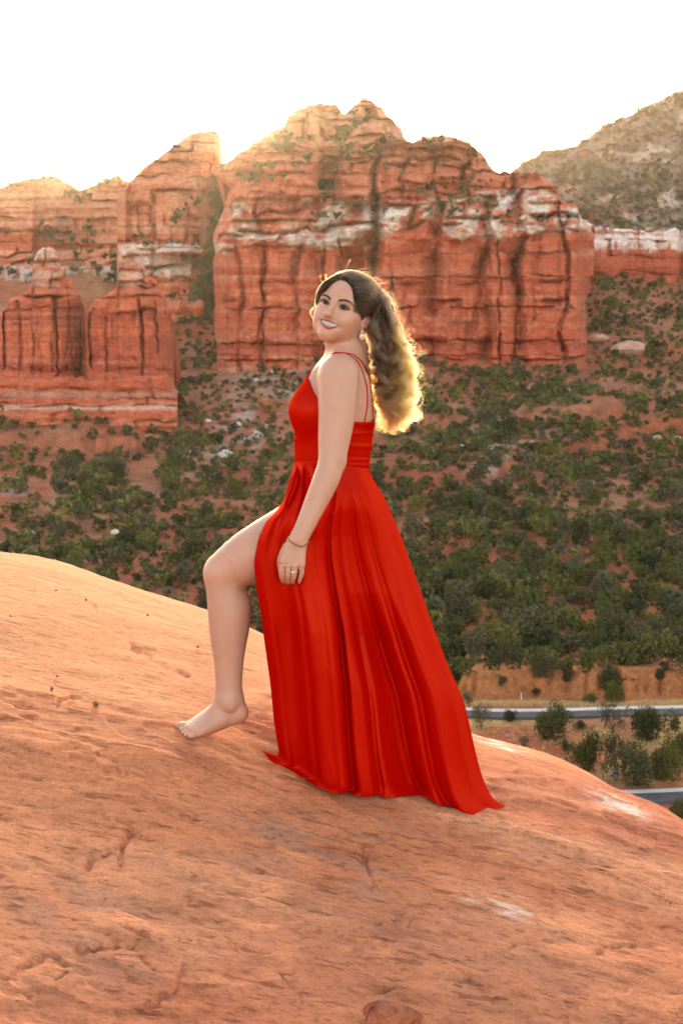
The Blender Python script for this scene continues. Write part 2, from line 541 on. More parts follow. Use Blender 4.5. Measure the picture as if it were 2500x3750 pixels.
# --- the main massif
MTOP = [(770, 640), (800, 622), (815, 612), (850, 580), (905, 540), (960, 500), (1000, 478), (1040, 460), (1056, 418), (1100, 395), (1150, 379), (1200, 378), (1238, 386), (1250, 408), (1262, 417),
        (1278, 400), (1292, 390), (1312, 370), (1332, 354), (1360, 368), (1388, 388), (1420, 420), (1452, 452), (1470, 470), (1480, 505), (1510, 522), (1540, 506), (1590, 495), (1650, 500), (1705, 512),
        (1745, 545), (1775, 572), (1790, 600), (1805, 622), (1830, 632), (1845, 622), (1868, 640), (1880, 622), (1905, 640), (1925, 632), (1965, 630), (1985, 650), (2005, 665), (2030, 690), (2046, 705), (2050, 730), (2075, 745), (2112, 750), (2120, 790), (2135, 812), (2150, 830), (2172, 850)]
MBASE = [(770, 1440), (1000, 1400), (1180, 1360), (1300, 1370), (1450, 1400), (1600, 1400), (1800, 1400), (2000, 1400), (2172, 1430)]
BENCH = [(770, 720), (860, 700), (900, 688), (1160, 688), (1180, 736), (1370, 736), (1385, 735), (1500, 735), (1700, 730), (1990, 700), (2052, 700), (2172, 820)]
MCR = [([(1372, 700), (1372, 1000)], 17, 26), ([(1190, 560), (1172, 700), (1165, 760)], 12, 10), ([(1545, 800), (1575, 850), (1600, 950), (1618, 1040)], 9, 7), ([(1760, 820), (1770, 1000), (1745, 1120), (1700, 1290)], 10, 8),
       ([(1892, 880), (1890, 1100), (1880, 1400)], 11, 9), ([(2062, 880), (2056, 1050), (2058, 1120)], 9, 6), ([(950, 870), (955, 1150), (952, 1330)], 8, 4), ([(870, 900), (865, 1150)], 9, 5),
       ([(1080, 880), (1085, 1100), (1090, 1300)], 8, 4), ([(1165, 880), (1170, 1150), (1160, 1380)], 10, 5), ([(1415, 440), (1425, 620), (1420, 760)], 9, 8), ([(1590, 600), (1600, 740)], 8, 6),
       ([(1710, 590), (1712, 740)], 9, 9), ([(1500, 1010), (1510, 1300)], 6, 3), ([(1965, 900), (1970, 1080)], 6, 3), ([(1830, 620), (1836, 720)], 8, 5), ([(1905, 640), (1895, 740)], 9, 6), ([(800, 615), (845, 760), (800, 900)], 8, 7)]

P_LOW = [(770, 30), (790, 10), (830, 2), (862, 3), (872, 9), (880, 2), (950, 0), (958, 5), (966, 0), (1060, 1), (1084, 5), (1095, 1), (1110, 2), (1165, 10), (1172, 16), (1260, 18), (1350, 24), (1372, 42), (1384, 8), (1400, 1), (1470, 0), (1548, 3),
         (1570, 10), (1590, 14), (1605, 6), (1640, 2), (1730, 4), (1762, 13), (1775, 17), (1795, 3), (1850, 1), (1880, 6), (1892, 15), (1902, 16), (1915, 4), (1960, 1), (2045, 3), (2058, 10), (2070, 2), (2110, 4), (2140, 18), (2172, 52)]
P_UP = [(770, 30), (800, 24), (830, 14), (870, 10), (990, 9), (1000, 2), (1060, 0), (1150, 1), (1160, 10), (1175, 26), (1230, 28), (1245, 10), (1260, 4), (1340, 4), (1362, 8), (1372, 40), (1384, 34), (1392, 6), (1430, 2), (1475, 5), (1486, 18), (1496, 6), (1560, 2),
        (1585, 6), (1594, 16), (1603, 4), (1690, 3), (1706, 14), (1716, 26), (1728, 8), (1780, 6), (1800, 20), (1830, 14), (1845, 10), (1862, 22), (1885, 8), (1905, 20), (1925, 6), (1990, 2), (2040, 5), (2070, 16), (2110, 18), (2172, 52)]
LEDGE_ROWS = [  # px from, to, row of the undercut, half height, depth of the undercut, how far the bed above stands out
    (840, 1170, 732, 7, 5, 5), (1235, 1372, 740, 7, 5, 5), (850, 1175, 812, 6, 4.5, 3), (1235, 1372, 818, 6, 4, 2), (790, 900, 862, 6, 5, 4), (790, 880, 925, 6, 4, 4), (880, 1110, 905, 5, 2.5, 2), (1000, 1170, 640, 5, 4, 3), (1000, 1165, 600, 5, 3, 2.5),
    (1000, 1165, 545, 5, 3, 2.5), (1390, 1490, 690, 5, 3, 2), (1390, 1480, 600, 5, 4, 3), (1490, 1590, 690, 5, 3, 3), (1600, 1710, 650, 5, 3, 3), (1490, 1710, 590, 5, 3, 3), (1240, 1370, 640, 5, 3.5, 3), (1240, 1370, 585, 5, 3, 3),
    (1385, 2130, 1018, 4, 2.4, 1.2), (1385, 2140, 1128, 5, 3.0, 1.8), (800, 1170, 1130, 5, 2.5, 1.5), (1385, 2150, 1252, 4, 2.2, 1.2), (800, 1170, 1262, 4, 2.0, 1.2), (1385, 2160, 1318, 4, 2.4, 1.6), (800, 1170, 1322, 4, 2.2, 1.6), (1930, 2130, 795, 6, 4, 4), (1930, 2120, 745, 5, 3, 3), (1620, 1880, 800, 6, 4, 3)]
def ledge_rows(px, py):
    d = 0
    for i, (x0, x1, r, hw, cut, out) in enumerate(LEDGE_ROWS):
        w = sstep(x0, x0 + 22, px) * (1 - sstep(x1 - 22, x1, px))
        rr = r + 7 * noise3(px / 60, i * 3.1, 0.5, 66) + 3 * noise3(px / 18, i * 3.1, 0.9, 67)
        a = 0.45 + 0.55 * sstep(-.3, .3, noise3(px / 50, i * 5.7, 0.1, 68))
        d = d + w * a * (cut * np.exp(-((py - rr) / hw) ** 2) - out * sstep(rr - 44, rr - 14, py) * (1 - sstep(rr - 9, rr - 2, py)))
    return d

def m_depth(px, py, X, Z):
    bn = poly(BENCH, px) + 7 * noise3(px / 45, 0.5, 0.5, 71)
    up = bn - py                                  # rows above the bench
    low = sstep(-6, 10, -up)                      # 1 on the lower cliff
    mper = 440 / F_PX
    st_ = np.floor(np.interp(py + 8 * noise3(px / 80, 0.2, 0.2, 64), [330, 430, 505, 560, 640, 735, 815, 905, 1015, 1128, 1250, 1320, 1500], np.arange(13))).astype(np.int64)
    hs_ = _hash(st_, st_ * 0 + 1, np.floor(px / 190).astype(np.int64), 63) - 0.5
    qx = px + 20 * noise3(px / 130, py / 110, 0, 70) + 6 * noise3(px / 26, py / 30, 0, 69) + 2.5 * noise3(px / 9, py / 9, 0, 65) + 16 * hs_
    dep_ = 0.40 + 0.95 * sstep(-0.45, 0.45, noise3(px / 75, py / 75, 0.5, 62)) * (0.6 + 0.8 * _hash(st_, st_ * 0 + 4, np.floor(px / 190).astype(np.int64), 61))
    d = 0.62 * dep_ * lerp(poly(P_UP, qx) * (0.12 + 0.88 * sstep(470, 600, py)), poly(P_LOW, qx), low) + ledge_rows(px, py)
    xl = poly([(600, 770), (640, 786), (700, 858), (745, 838), (800, 824), (850, 797), (880, 790), (925, 800), (960, 792), (1000, 795), (1100, 800), (1300, 798), (1440, 772)][0:0] or [(600, 770), (1440, 772)], px) * 0 + np.interp(py, [600, 640, 690, 745, 800, 850, 880, 925, 960, 1000, 1100, 1300, 1440], [770, 786, 852, 838, 822, 797, 790, 802, 792, 796, 800, 798, 772])
    xr = np.interp(py, [640, 850, 900, 1000, 1100, 1250, 1340, 1440], [2172, 2136, 2118, 2116, 2122, 2148, 2160, 2172])
    for e_ in ((px - xl) / 30.0, (xr - px) / 30.0):
        c_ = np.clip(e_, 0, 1)
        d = d + 9 * (1 - np.sqrt(np.clip(1 - (1 - c_) ** 2, 0, 1))) + 46 * np.clip(-e_ * 2, 0, 1.2)
    # lower cliff leans back slightly and flares at the foot
    d = d + low * (0.10 * (1400 - py) * mper) - 9 * sstep(1250, 1420, py)
    # a second ledge inside the lower cliff
    d = d + 2.2 * sstep(1130, 1120, py + 8 * noise3(px / 50, 1.5, 0, 72)) * low
    d = d + 2.0 * (1 - sstep(1000, 1012, py + 6 * noise3(px / 50, 2.5, 0, 72))) * low * sstep(1380, 1420, px)
    # bench, then tiers
    ub = np.maximum(up, 0) * mper
    d = d + (1 - low) * (0.10 * 600 * mper) + (1 - low) * 6 + ub * 0.95
    tiers = np.tanh(2.6 * noise3(up / 46, px / 150, 2.2, 73)) * 3.2
    d = d + (1 - low) * tiers * sstep(0, 20, up)
    d = d - (1 - low) * 5.0 * np.abs(noise3(px / 42 + 0.4 * noise3(px / 70, py / 60, 0, 75), py / 60, 0.7, 74))
    wt = white_band(px, py)
    # lower cliff: tall fluted columns; caprock: fat rounded blocks; upper tiers: stacked ledges
    lo_rows = [640, 880, 1012, 1128, 1250, 1310, 1368, 1440]
    cap_rows = [640, 735, 800, 884, 960]
    up_rows = [330, 372, 398, 432, 456, 500, 528, 552, 596, 622, 660, 690, 724, 760]
    capz = low * (1 - sstep(872, 892, py + 8 * noise3(px / 50, 0.5, 0.1, 98)))
    d = d + low * (1 - capz) * (blocks(px, py, lo_rows, 74, 82, 8.0, 2.2, 2.4, 7, 1.0) + 0.45 * beds(Z, X, 440, 80, 5.5, 0.8) + 0.6 * joints(X, Z, 80, 12, 2.2))
    d = d + capz * (blocks(px + 0.35 * py, py + 0.05 * px, cap_rows, 84, 84, 8.0, 5.0, 3.4, 12) + 0.6 * beds(Z + 0.15 * X, X, 440, 86, 3.0, 0.7) - 2.0 + 0.4 * joints(X, Z, 87, 9, 2.0))
    d = d + (1 - low) * (blocks(px, py, up_rows, 84, 92, 9.0, 6.0, 4.6, 11) + 0.55 * beds(Z, X, 470, 90, 3.4, 1.0) + 0.5 * joints(X, Z, 91, 9, 1.8))
    d = d + 0.9 * fbm(X / 6, Z / 6, 0, 3, 95) + 0.35 * fbm(X / 1.6, Z / 1.6, 0, 2, 96)
    return d + cracks(qx, py, MCR) * 0.40

def white_band(px, py):
    top_l = poly([(770, 800), (850, 740), (1160, 735), (1162, 735), (1370, 735), (1376, 745), (1500, 735), (1620, 720), (1800, 705), (1990, 690), (2060, 740), (2172, 800)], px)
    bot_l = poly([(770, 930), (900, 925), (1100, 890), (1115, 905), (1250, 905), (1376, 850), (1384, 885), (1460, 838), (1560, 815), (1700, 880), (1820, 878), (1900, 855), (1990, 850), (2080, 845), (2172, 850)], px)
    n = 14 * noise3(px / 40, py / 40, 0, 101) + 6 * noise3(px / 12, py / 12, 0, 102)
    return sstep(top_l - 8, top_l + 6, py + n) * (1 - sstep(bot_l - 6, bot_l + 6, py + n))

def m_color(px, py, X, Z, D):
    lay = noise3(Z / 3.3, X / 80, 0.1, 111); lay2 = noise3(Z / 1.1, X / 40, 0.4, 112)
    c = lerp(RED, DRED, sstep(0.0, 0.7, lay)[..., None] * 0.6)
    c = lerp(c, PINK, sstep(0.1, 0.6, lay2)[..., None] * 0.55)
    # paler beds low on the cliff
    for row, w, s in ((1125, 7, 0.75), (1245, 6, 0.5), (1310, 8, 0.5), (1350, 9, 0.6), (1015, 4, 0.5), (1085, 4, 0.35)):
        c = lerp(c, BUFF, (s * np.exp(-((py - row + 6 * noise3(px / 70, row, 0, 113)) / w) ** 2) * sstep(-0.4, 0.2, noise3(px / 80, row, 3, 114)))[..., None])
    # upper tiers fade to buff
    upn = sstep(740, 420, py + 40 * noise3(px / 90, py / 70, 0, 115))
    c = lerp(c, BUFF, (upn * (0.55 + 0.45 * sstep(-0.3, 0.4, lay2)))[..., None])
    band = white_band(px, py) * sstep(-0.55, 0.15, fbm(px / 70 + py / 120, py / 26 - px / 160, 0, 4, 116) + 0.25)
    # tongues of red run down through the white rock
    band = band * (1 - 0.9 * sstep(0.25, 0.42, noise3(px / 55, py / 130, 1.5, 117)) * (px < 1180))
    band = np.clip(band * (0.75 + 0.35 * sstep(1100, 1180, px)) * sstep(-0.75, 0.0, fbm(px / 45, py / 30, 5, 3, 121) + np.where(px > 1100, 0.15, -0.1)), 0, 1)
    gaps = sum(np.exp(-((px - gx + 0.35 * (py - 800) + 10 * noise3(px / 30, py / 30, 0, 122)) / gw) ** 2) * sstep(g0 - 12, g0 + 12, py) * (1 - sstep(g1 - 12, g1 + 12, py)) for gx, gw, g0, g1 in ((1600, 34, 700, 830), (1872, 24, 690, 900), (2018, 16, 690, 900), (1500, 60, 700, 748), (1690, 20, 700, 800), (1290, 40, 790, 822), (1010, 60, 800, 850), (1460, 50, 850, 900), (1770, 14, 690, 900)))
    band = band * (1 - 0.9 * np.clip(gaps, 0, 1)) * (0.12 + 0.88 * sstep(-0.22, 0.05, fbm(px / 75 + py / 90, py / 34, 9, 3, 123) + 0.08))
    shade = 0.82 + 0.18 * noise3(px / 9 + py / 7, (py - px * 0.4) / 7, 0, 118)
    c = lerp(c, WHITE * shade[..., None], band[..., None])
    # desert varnish
    v = sstep(0.25, 0.6, fbm(px / 16, py / 160, 0, 3, 119)) * sstep(860, 930, py) * 0.28
    v = np.maximum(v, 0.75 * np.exp(-((px - 1660) / 80) ** 2 - ((py - 1195) / 38) ** 2) * sstep(-0.3, 0.3, fbm(px / 30, py / 20, 0, 3, 120)))
    c = lerp(c, np.array([0.16, 0.06, 0.055]), v[..., None])
    return c

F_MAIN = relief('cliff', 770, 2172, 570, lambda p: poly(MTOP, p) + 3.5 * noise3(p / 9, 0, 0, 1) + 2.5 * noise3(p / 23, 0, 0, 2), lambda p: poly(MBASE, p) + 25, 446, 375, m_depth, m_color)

# --- the spire left of the notch
STOP = [(430, 720), (455, 690), (470, 668), (500, 640), (540, 602), (575, 580), (610, 552), (640, 530), (676, 505), (700, 488), (722, 484), (735, 478), (752, 482), (768, 476), (785, 478), (798, 486), (803, 500), (802, 560), (800, 610), (822, 640)]
def s_depth(px, py, X, Z):
    d = 0.32 * (1150 - py) * 530 / F_PX + poly([(430, 22), (460, 6), (480, 10), (510, 3), (620, 0), (740, 3), (790, 9), (822, 24)], px)
    d = d + blocks(px, py, [470, 500, 540, 575, 610, 650, 700, 740, 790, 830, 870, 900, 930, 975, 1015, 1080, 1150, 1200], 60, 136, 7.5, 4.5, 3.0, 9) + 0.6 * beds(Z, X, 530, 130, 5.0, 1.3) + 0.7 * joints(X, Z, 131, 12, 2.2) + 0.8 * fbm(X / 6, Z / 6, 0, 3, 133)
    d = d + 5.0 * np.tanh(3 * noise3(py / 70, px / 400, 0.3, 134)) - 10 * sstep(880, 900, py) * sstep(420, 470, px) * (1 - sstep(740, 790, px))
    return d + cracks(px, py, [([(508, 740), (515, 860)], 8, 6), ([(560, 700), (560, 1100)], 8, 4), ([(680, 700), (690, 880)], 7, 3)])
def s_color(px, py, X, Z, D):
    lay = noise3(Z / 3.0, X / 70, 0.1, 141); lay2 = noise3(Z / 1.0, X / 40, 0.4, 142)
    c = lerp(RED, PINK, sstep(-0.2, 0.5, lay)[..., None] * 0.8)
    c = lerp(c, BUFF, (sstep(0.0, 0.6, lay2) * 0.6)[..., None])
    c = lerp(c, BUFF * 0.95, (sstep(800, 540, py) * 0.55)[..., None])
    n = 8 * noise3(px / 30, py / 30, 0, 143)
    band = sstep(888, 900, py + n) * (1 - sstep(1010, 1022, py + n)) * sstep(425, 450, px) * (1 - sstep(745, 775, px))
    band = band * (1 - 0.7 * np.exp(-((py - 935 + 0.03 * (px - 500)) / 9) ** 2)) * sstep(-0.6, 0.0, fbm(px / 40, py / 25, 0, 3, 144) + 0.2)
    c = lerp(c, WHITE * (0.85 + 0.15 * noise3(px / 8, py / 6, 0, 145))[..., None], (0.9 * band)[..., None])
    return c
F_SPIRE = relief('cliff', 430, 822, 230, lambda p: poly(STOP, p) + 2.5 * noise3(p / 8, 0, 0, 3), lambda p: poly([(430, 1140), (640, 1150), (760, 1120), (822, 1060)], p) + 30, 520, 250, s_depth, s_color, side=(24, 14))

# --- the long ridge at the far left
RTOP = [(-260, 730), (-60, 700), (0, 690), (50, 668), (100, 654), (150, 650), (205, 644), (222, 660), (262, 676), (285, 700), (310, 690), (360, 672), (398, 655), (440, 652), (470, 664), (500, 680), (560, 700)]
def r_depth(px, py, X, Z):
    d = 0.45 * (1100 - py) * 570 / F_PX + poly([(-260, 10), (0, 4), (120, 0), (140, 8), (175, 3), (260, 10), (330, 12), (400, 3), (450, 0), (500, 8), (560, 12)], px)
    d = d + blocks(px, py, [640, 680, 705, 735, 770, 800, 840, 880, 930, 975, 1030, 1100, 1200], 44, 156, 6.5, 4.5, 3.0, 8) + 0.7 * beds(Z, X, 570, 150, 4.0, 1.2) + 0.8 * joints(X, Z, 151, 9, 1.8) + 0.8 * fbm(X / 6, Z / 6, 0, 3, 153)
    return d + 4.0 * np.tanh(3 * noise3(py / 60, px / 500, 0.3, 154)) + 12 * (1 - sstep(968, 982, py + 8 * noise3(px / 40, 0, 0, 155)))
def r_color(px, py, X, Z, D):
    lay = noise3(Z / 2.8, X / 70, 0.1, 161); lay2 = noise3(Z / 0.9, X / 40, 0.4, 162)
    c = lerp(RED * 0.95, PINK, sstep(-0.3, 0.4, lay)[..., None] * 0.8)
    c = lerp(c, BUFF, (sstep(-0.1, 0.5, lay2) * 0.65)[..., None])
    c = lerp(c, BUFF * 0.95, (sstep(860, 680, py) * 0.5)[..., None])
    g = np.exp(-((px - 195) / 70) ** 2 - ((py - 850) / 70) ** 2) * sstep(-0.3, 0.3, fbm(px / 25, py / 20, 0, 3, 163))
    c = lerp(c, np.array([0.20, 0.15, 0.14]), (0.7 * g)[..., None])
    n = 8 * noise3(px / 25, py / 25, 0, 164)
    band = sstep(972, 986, py + n) * (1 - sstep(1085, 1098, py + n)) * sstep(-0.5, 0.1, fbm(px / 14, py / 40, 0, 3, 165) + 0.1)
    c = lerp(c, np.array([0.56, 0.46, 0.42]), (0.85 * band)[..., None])
    return c
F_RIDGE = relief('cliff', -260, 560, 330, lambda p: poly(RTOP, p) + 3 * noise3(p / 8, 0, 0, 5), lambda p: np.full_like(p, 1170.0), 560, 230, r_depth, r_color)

# --- two buttes in front of it
def butte(cx, seed, Y0):
    dx = lambda p: p - cx
    T = [(-185, 1180), (-160, 1140), (-140, 1118), (-128, 1092), (-90, 1082), (-62, 1062), (-52, 1050), (-46, 1030), (-44, 985), (-38, 945), (-26, 920), (-8, 908), (18, 906), (34, 920), (44, 960), (52, 1000), (62, 1018), (74, 1012), (90, 1030), (104, 1060), (122, 1085), (136, 1140), (150, 1180), (160, 1230)]
    def dep(px, py, X, Z):
        x = dx(px)
        capb = 1 - sstep(1055, 1075, py)
        d = 0.14 * (1500 - py) * Y0 / F_PX + 7 * capb + np.abs(x) * 0.012
        d = d + poly([(-185, 24), (-158, 5), (-120, 0), (-60, 1.5), (20, 0), (60, 2), (95, 7), (130, 14), (160, 34)], x)
        d = d + blocks(px, py, [890, 950, 1000, 1030, 1060, 1085, 1130, 1365, 1425, 1462, 1490, 1540, 1600], 74, seed + 1, 3.6, 2.4, 1.6, 8) + 0.5 * beds(Z, X, Y0, seed, 4.5, 0.8) + 0.35 * joints(X, Z, seed + 3, 10, 2.0) + 0.7 * fbm(X / 5, Z / 5, 0, 3, seed + 5)
        d = d - 3.0 * sstep(1360, 1375, py) - 5 * sstep(1480, 1496, py)
        return d + cracks(px, py, [([(cx - 148, 1150), (cx - 146, 1350)], 5, 4), ([(cx - 90, 1160), (cx - 88, 1360)], 5, 1.5), ([(cx + 30, 1090), (cx + 44, 1200), (cx + 46, 1470)], 5, 3.5), ([(cx + 84, 1100), (cx + 100, 1300)], 5, 2.5)])
    def colr(px, py, X, Z, D):
        x = dx(px)
        lay = noise3(Z / 3.0, X / 70, 0.1, seed + 11); lay2 = noise3(Z / 1.0, X / 40, 0.4, seed + 12)
        c = lerp(RED * 1.04, DRED, (sstep(0.1, 0.7, lay) * 0.6)[..., None])
        c = lerp(c, PINK, (sstep(0.0, 0.6, lay2) * 0.5)[..., None])
        cap = (1 - sstep(1040, 1056, py)) * sstep(-56, -44, x) * (1 - sstep(46, 60, x))
        stripe = np.clip(np.exp(-((py - 982 + 4 * noise3(px / 20, 0, 0, seed)) / 16) ** 2) + 0.7 * np.exp(-((py - 1030) / 14) ** 2) + 0.6 * sstep(0.1, 0.5, fbm(px / 18, py / 14, 0, 3, seed + 15)), 0, 1)
        c = lerp(c, np.array([0.76, 0.50, 0.40]) * (0.9 + 0.1 * lay2)[..., None], (0.9 * cap * (1 - 0.85 * stripe))[..., None])
        n = 5 * noise3(px / 40, 0.5, 0.5, seed + 13)
        b1 = np.exp(-((py - 1492 + n) / 8) ** 2); b2 = np.exp(-((py - 1440 + n) / 12) ** 2)
        c = lerp(c, np.array([0.60, 0.36, 0.26]), np.clip(b1, 0, 1)[..., None]); c = lerp(c, np.array([0.38, 0.20, 0.16]), (0.7 * b2)[..., None])
        v = sstep(0.3, 0.6, fbm(px / 10, py / 150, 0, 3, seed + 14)) * sstep(1120, 1180, py) * 0.6
        return lerp(c, np.array([0.15, 0.05, 0.045]), v[..., None])
    top = lambda p: poly(T, dx(p)) + 2 * noise3(p / 7, 0, 0, seed)
    return relief('butte', cx - 185, cx + 160, 190, top, lambda p: 1575 + 0 * p, Y0, 230, dep, colr, side=(26, 34), back=((4, 0.3), (12, -4), (30, -20), (60, -60)))
F_BUTTE1 = butte(165, 200, 372)
F_BUTTE2 = butte(478, 260, 366)
def apron_d(px, py, X, Z):
    d = 0.5 * (1600 - py) * 355 / F_PX + 3 * np.cos((px - 165) / 313 * 6.283 + 3.14)
    return d + blocks(px, py, [1340, 1378, 1425, 1462, 1490, 1520, 1556, 1590, 1640], 120, 270, 2.5, 1.8, 1.2, 6) + 0.7 * beds(Z, X, 355, 271, 3.2, 0.8) + 0.4 * joints(X, Z, 272, 9, 1.6) + 0.5 * fbm(X / 4, Z / 4, 0, 3, 273)
def apron_c(px, py, X, Z, D):
    lay2 = noise3(Z / 0.9, X / 40, 0.4, 274)
    c = lerp(RED, PINK, sstep(-0.2, 0.5, lay2)[..., None] * 0.8)
    n = 5 * noise3(px / 50, 0.5, 0.5, 275)
    c = lerp(c, np.array([0.70, 0.42, 0.31]), np.exp(-((py - 1494 + n) / 8) ** 2)[..., None])
    return lerp(c, np.array([0.42, 0.21, 0.16]), (0.7 * np.exp(-((py - 1446 + n) / 12) ** 2))[..., None])
relief('cliff', -160, 650, 260, lambda p: 1385 + 10 * noise3(p / 60, 0, 0, 276) + 5 * noise3(p / 14, 0, 0, 277) + 60 * sstep(600, 650, p), lambda p: 1640 + 0 * p, 352, 90, apron_d, apron_c, side=(20, 50), back=((6, 0.3), (20, -2), (40, -20)))

# --- red cliff band and the tall grey hill at the right
def b_depth(px, py, X, Z):
    d = 0.25 * (1060 - py) * 560 / F_PX + poly([(2040, 30), (2110, 5), (2200, 0), (2290, 4), (2360, 0), (2440, -3), (2475, 0), (2490, 14), (2540, 8), (2760, 12)], px)
    return d + blocks(px, py, [780, 850, 880, 925, 985, 1040, 1110], 52, 236, 5.0, 2.0, 1.5, 7) + 0.5 * beds(Z, X, 560, 230, 4, 0.9) + 0.7 * joints(X, Z, 231, 9, 2.4) + 0.7 * fbm(X / 5, Z / 5, 0, 3, 232) + 14 * (1 - sstep(868, 880, py + 12 * noise3(px / 30, 0, 0, 233)))
def b_color(px, py, X, Z, D):
    lay = noise3(Z / 2.5, X / 70, 0.1, 241)
    c = lerp(RED * 0.95, DRED, (sstep(0, 0.6, lay) * 0.6)[..., None])
    n = 10 * noise3(px / 22, py / 22, 0, 242)
    return lerp(c, WHITE * 0.9, (0.85 * (1 - sstep(905, 925, py + n)) * sstep(-0.4, 0.2, fbm(px / 14, py / 30, 0, 3, 243) + 0.1))[..., None])
F_BAND = relief('cliff', 2040, 2760, 230, lambda p: poly([(2040, 800), (2130, 800), (2180, 830), (2250, 838), (2340, 845), (2420, 850), (2470, 835), (2490, 850), (2540, 830), (2760, 820)], p) + 5 * noise3(p / 14, 0, 0, 7), lambda p: poly([(2040, 1040), (2200, 1050), (2300, 1075), (2400, 1060), (2500, 1040), (2760, 1040)], p) + 40, 560, 130, b_depth, b_color)

HTOP = [(1840, 660), (1880, 620), (1905, 600), (1940, 582), (2000, 552), (2050, 548), (2110, 535), (2160, 498), (2210, 462), (2260, 435), (2310, 418), (2350, 392), (2400, 370), (2450, 348), (2500, 325), (2560, 290), (2660, 250), (2800, 230)]
def h_depth(px, py, X, Z):
    d = 1.35 * (930 - py) * 640 / F_PX + 7 * fbm(X / 40, Z / 40, 0, 3, 251) + 8.0 * np.abs(fbm(X / 9, Z / 6, 0, 3, 252)) + 4.5 * fbm(X / 3, Z / 2.2, 0, 3, 253)
    return d + 2.2 * np.tanh(3 * noise3((py + 0.35 * px) / 26, px / 200, 0.3, 254))
def h_color(px, py, X, Z, D):
    n = fbm(X / 10, Z / 7, 0, 4, 261)
    c = lerp(GREYT, np.array([0.56, 0.39, 0.31]), sstep(-0.05, 0.3, n)[..., None])
    c = lerp(c, np.array([0.13, 0.095, 0.07]), (sstep(0.0, 0.35, fbm(X / 4, Z / 3, 2, 3, 262)) * 0.75)[..., None])
    return lerp(c, PINK, (0.4 * sstep(0.2, 0.5, fbm(X / 20, Z / 6, 4, 3, 263)))[..., None])
F_HILL = relief('hillside', 1840, 2800, 280, lambda p: poly(HTOP, p) + 4 * noise3(p / 11, 0, 0, 9), lambda p: np.full_like(p, 960.0), 620, 200, h_depth, h_color)

# the ridge and the hill run on beyond the frame
relief('cliff', -1700, -258, 190, lambda p: 735 + 40 * noise3(p / 160, 0.5, 0, 281) + 3 * noise3(p / 8, 0, 0, 5) - 30 * sstep(-700, -258, p) + 25, lambda p: np.full_like(p, 1170.0), 561, 110, r_depth, r_color)
relief('hillside', 2796, 4300, 190, lambda p: poly([(2796, 230), (3000, 215), (3400, 330), (4300, 520)], p) + 12 * noise3(p / 60, 0, 0, 282) + 4 * noise3(p / 11, 0, 0, 9), lambda p: np.full_like(p, 980.0), 620, 120, h_depth, h_color)
relief('cliff', 2756, 4300, 190, lambda p: 825 + 25 * noise3(p / 120, 0.5, 0, 283) + 5 * noise3(p / 14, 0, 0, 7), lambda p: np.full_like(p, 1090.0), 560, 70, b_depth, b_color)

# ------------------------------------------------------------------ the slickrock dome in the foreground
SIL = [(-400, 1960), (0, 2020), (120, 2036), (250, 2066), (340, 2100), (500, 2160), (620, 2200), (740, 2236), (900, 2298), (960, 2332), (1100, 2396), (1250, 2462), (1500, 2580), (1700, 2680), (1760, 2704), (1830, 2716), (1900, 2732), (1960, 2746),
       (2030, 2768), (2100, 2800), (2180, 2838), (2230, 2872), (2300, 2902), (2380, 2936), (2430, 2962), (2500, 3012), (2700, 3120), (3000, 3250)]
_ca = np.linspace(-0.34, 0.34, 137)
def _solve_c():
    Y = np.linspace(4.36, 26, 900)
    m = -(poly(SIL, 1250 + F_PX * _ca) - HZ) / F_PX
    out = []
    for a, mm in zip(_ca, m):
        lo, hi = 0.005, 3.0
        for _ in range(40):
            c = 0.5 * (lo + hi)
            g = (-1.112 - 0.225 * a * Y + 0.136 * (Y - 4.35) - c * (Y - 4.35) ** 2) / Y
            if g.max() > mm: lo = c
            else: hi = c
        out.append(c)
    return np.array(out)
_cv = _solve_c()
_kk = np.hanning(7); _kk /= _kk.sum()
_cv = np.convolve(np.pad(_cv, 3, mode='edge'), _kk, 'valid')

def ground(X, Y):
    X = np.asarray(X, float); Y = np.asarray(Y, float)
    c = np.interp(X / np.maximum(Y, 0.5), _ca, _cv)
    z = -1.112 - 0.225 * X + 0.136 * (Y - 4.35) - c * np.maximum(Y - 4.35, 0) ** 2
    z = z + 0.022 * (fbm((X * 0.984 - Y * 0.179) * 0.6, (X * 0.179 + Y * 0.984) * 0.9, 0, 2, 301)) * sstep(0.25, 1.1, np.hypot((X - 0.1) / 1.6, Y - 4.3))
    return z + 0.034 * np.exp(-((X + 0.46) / 0.30) ** 2 - ((Y - 4.26) / 0.38) ** 2)

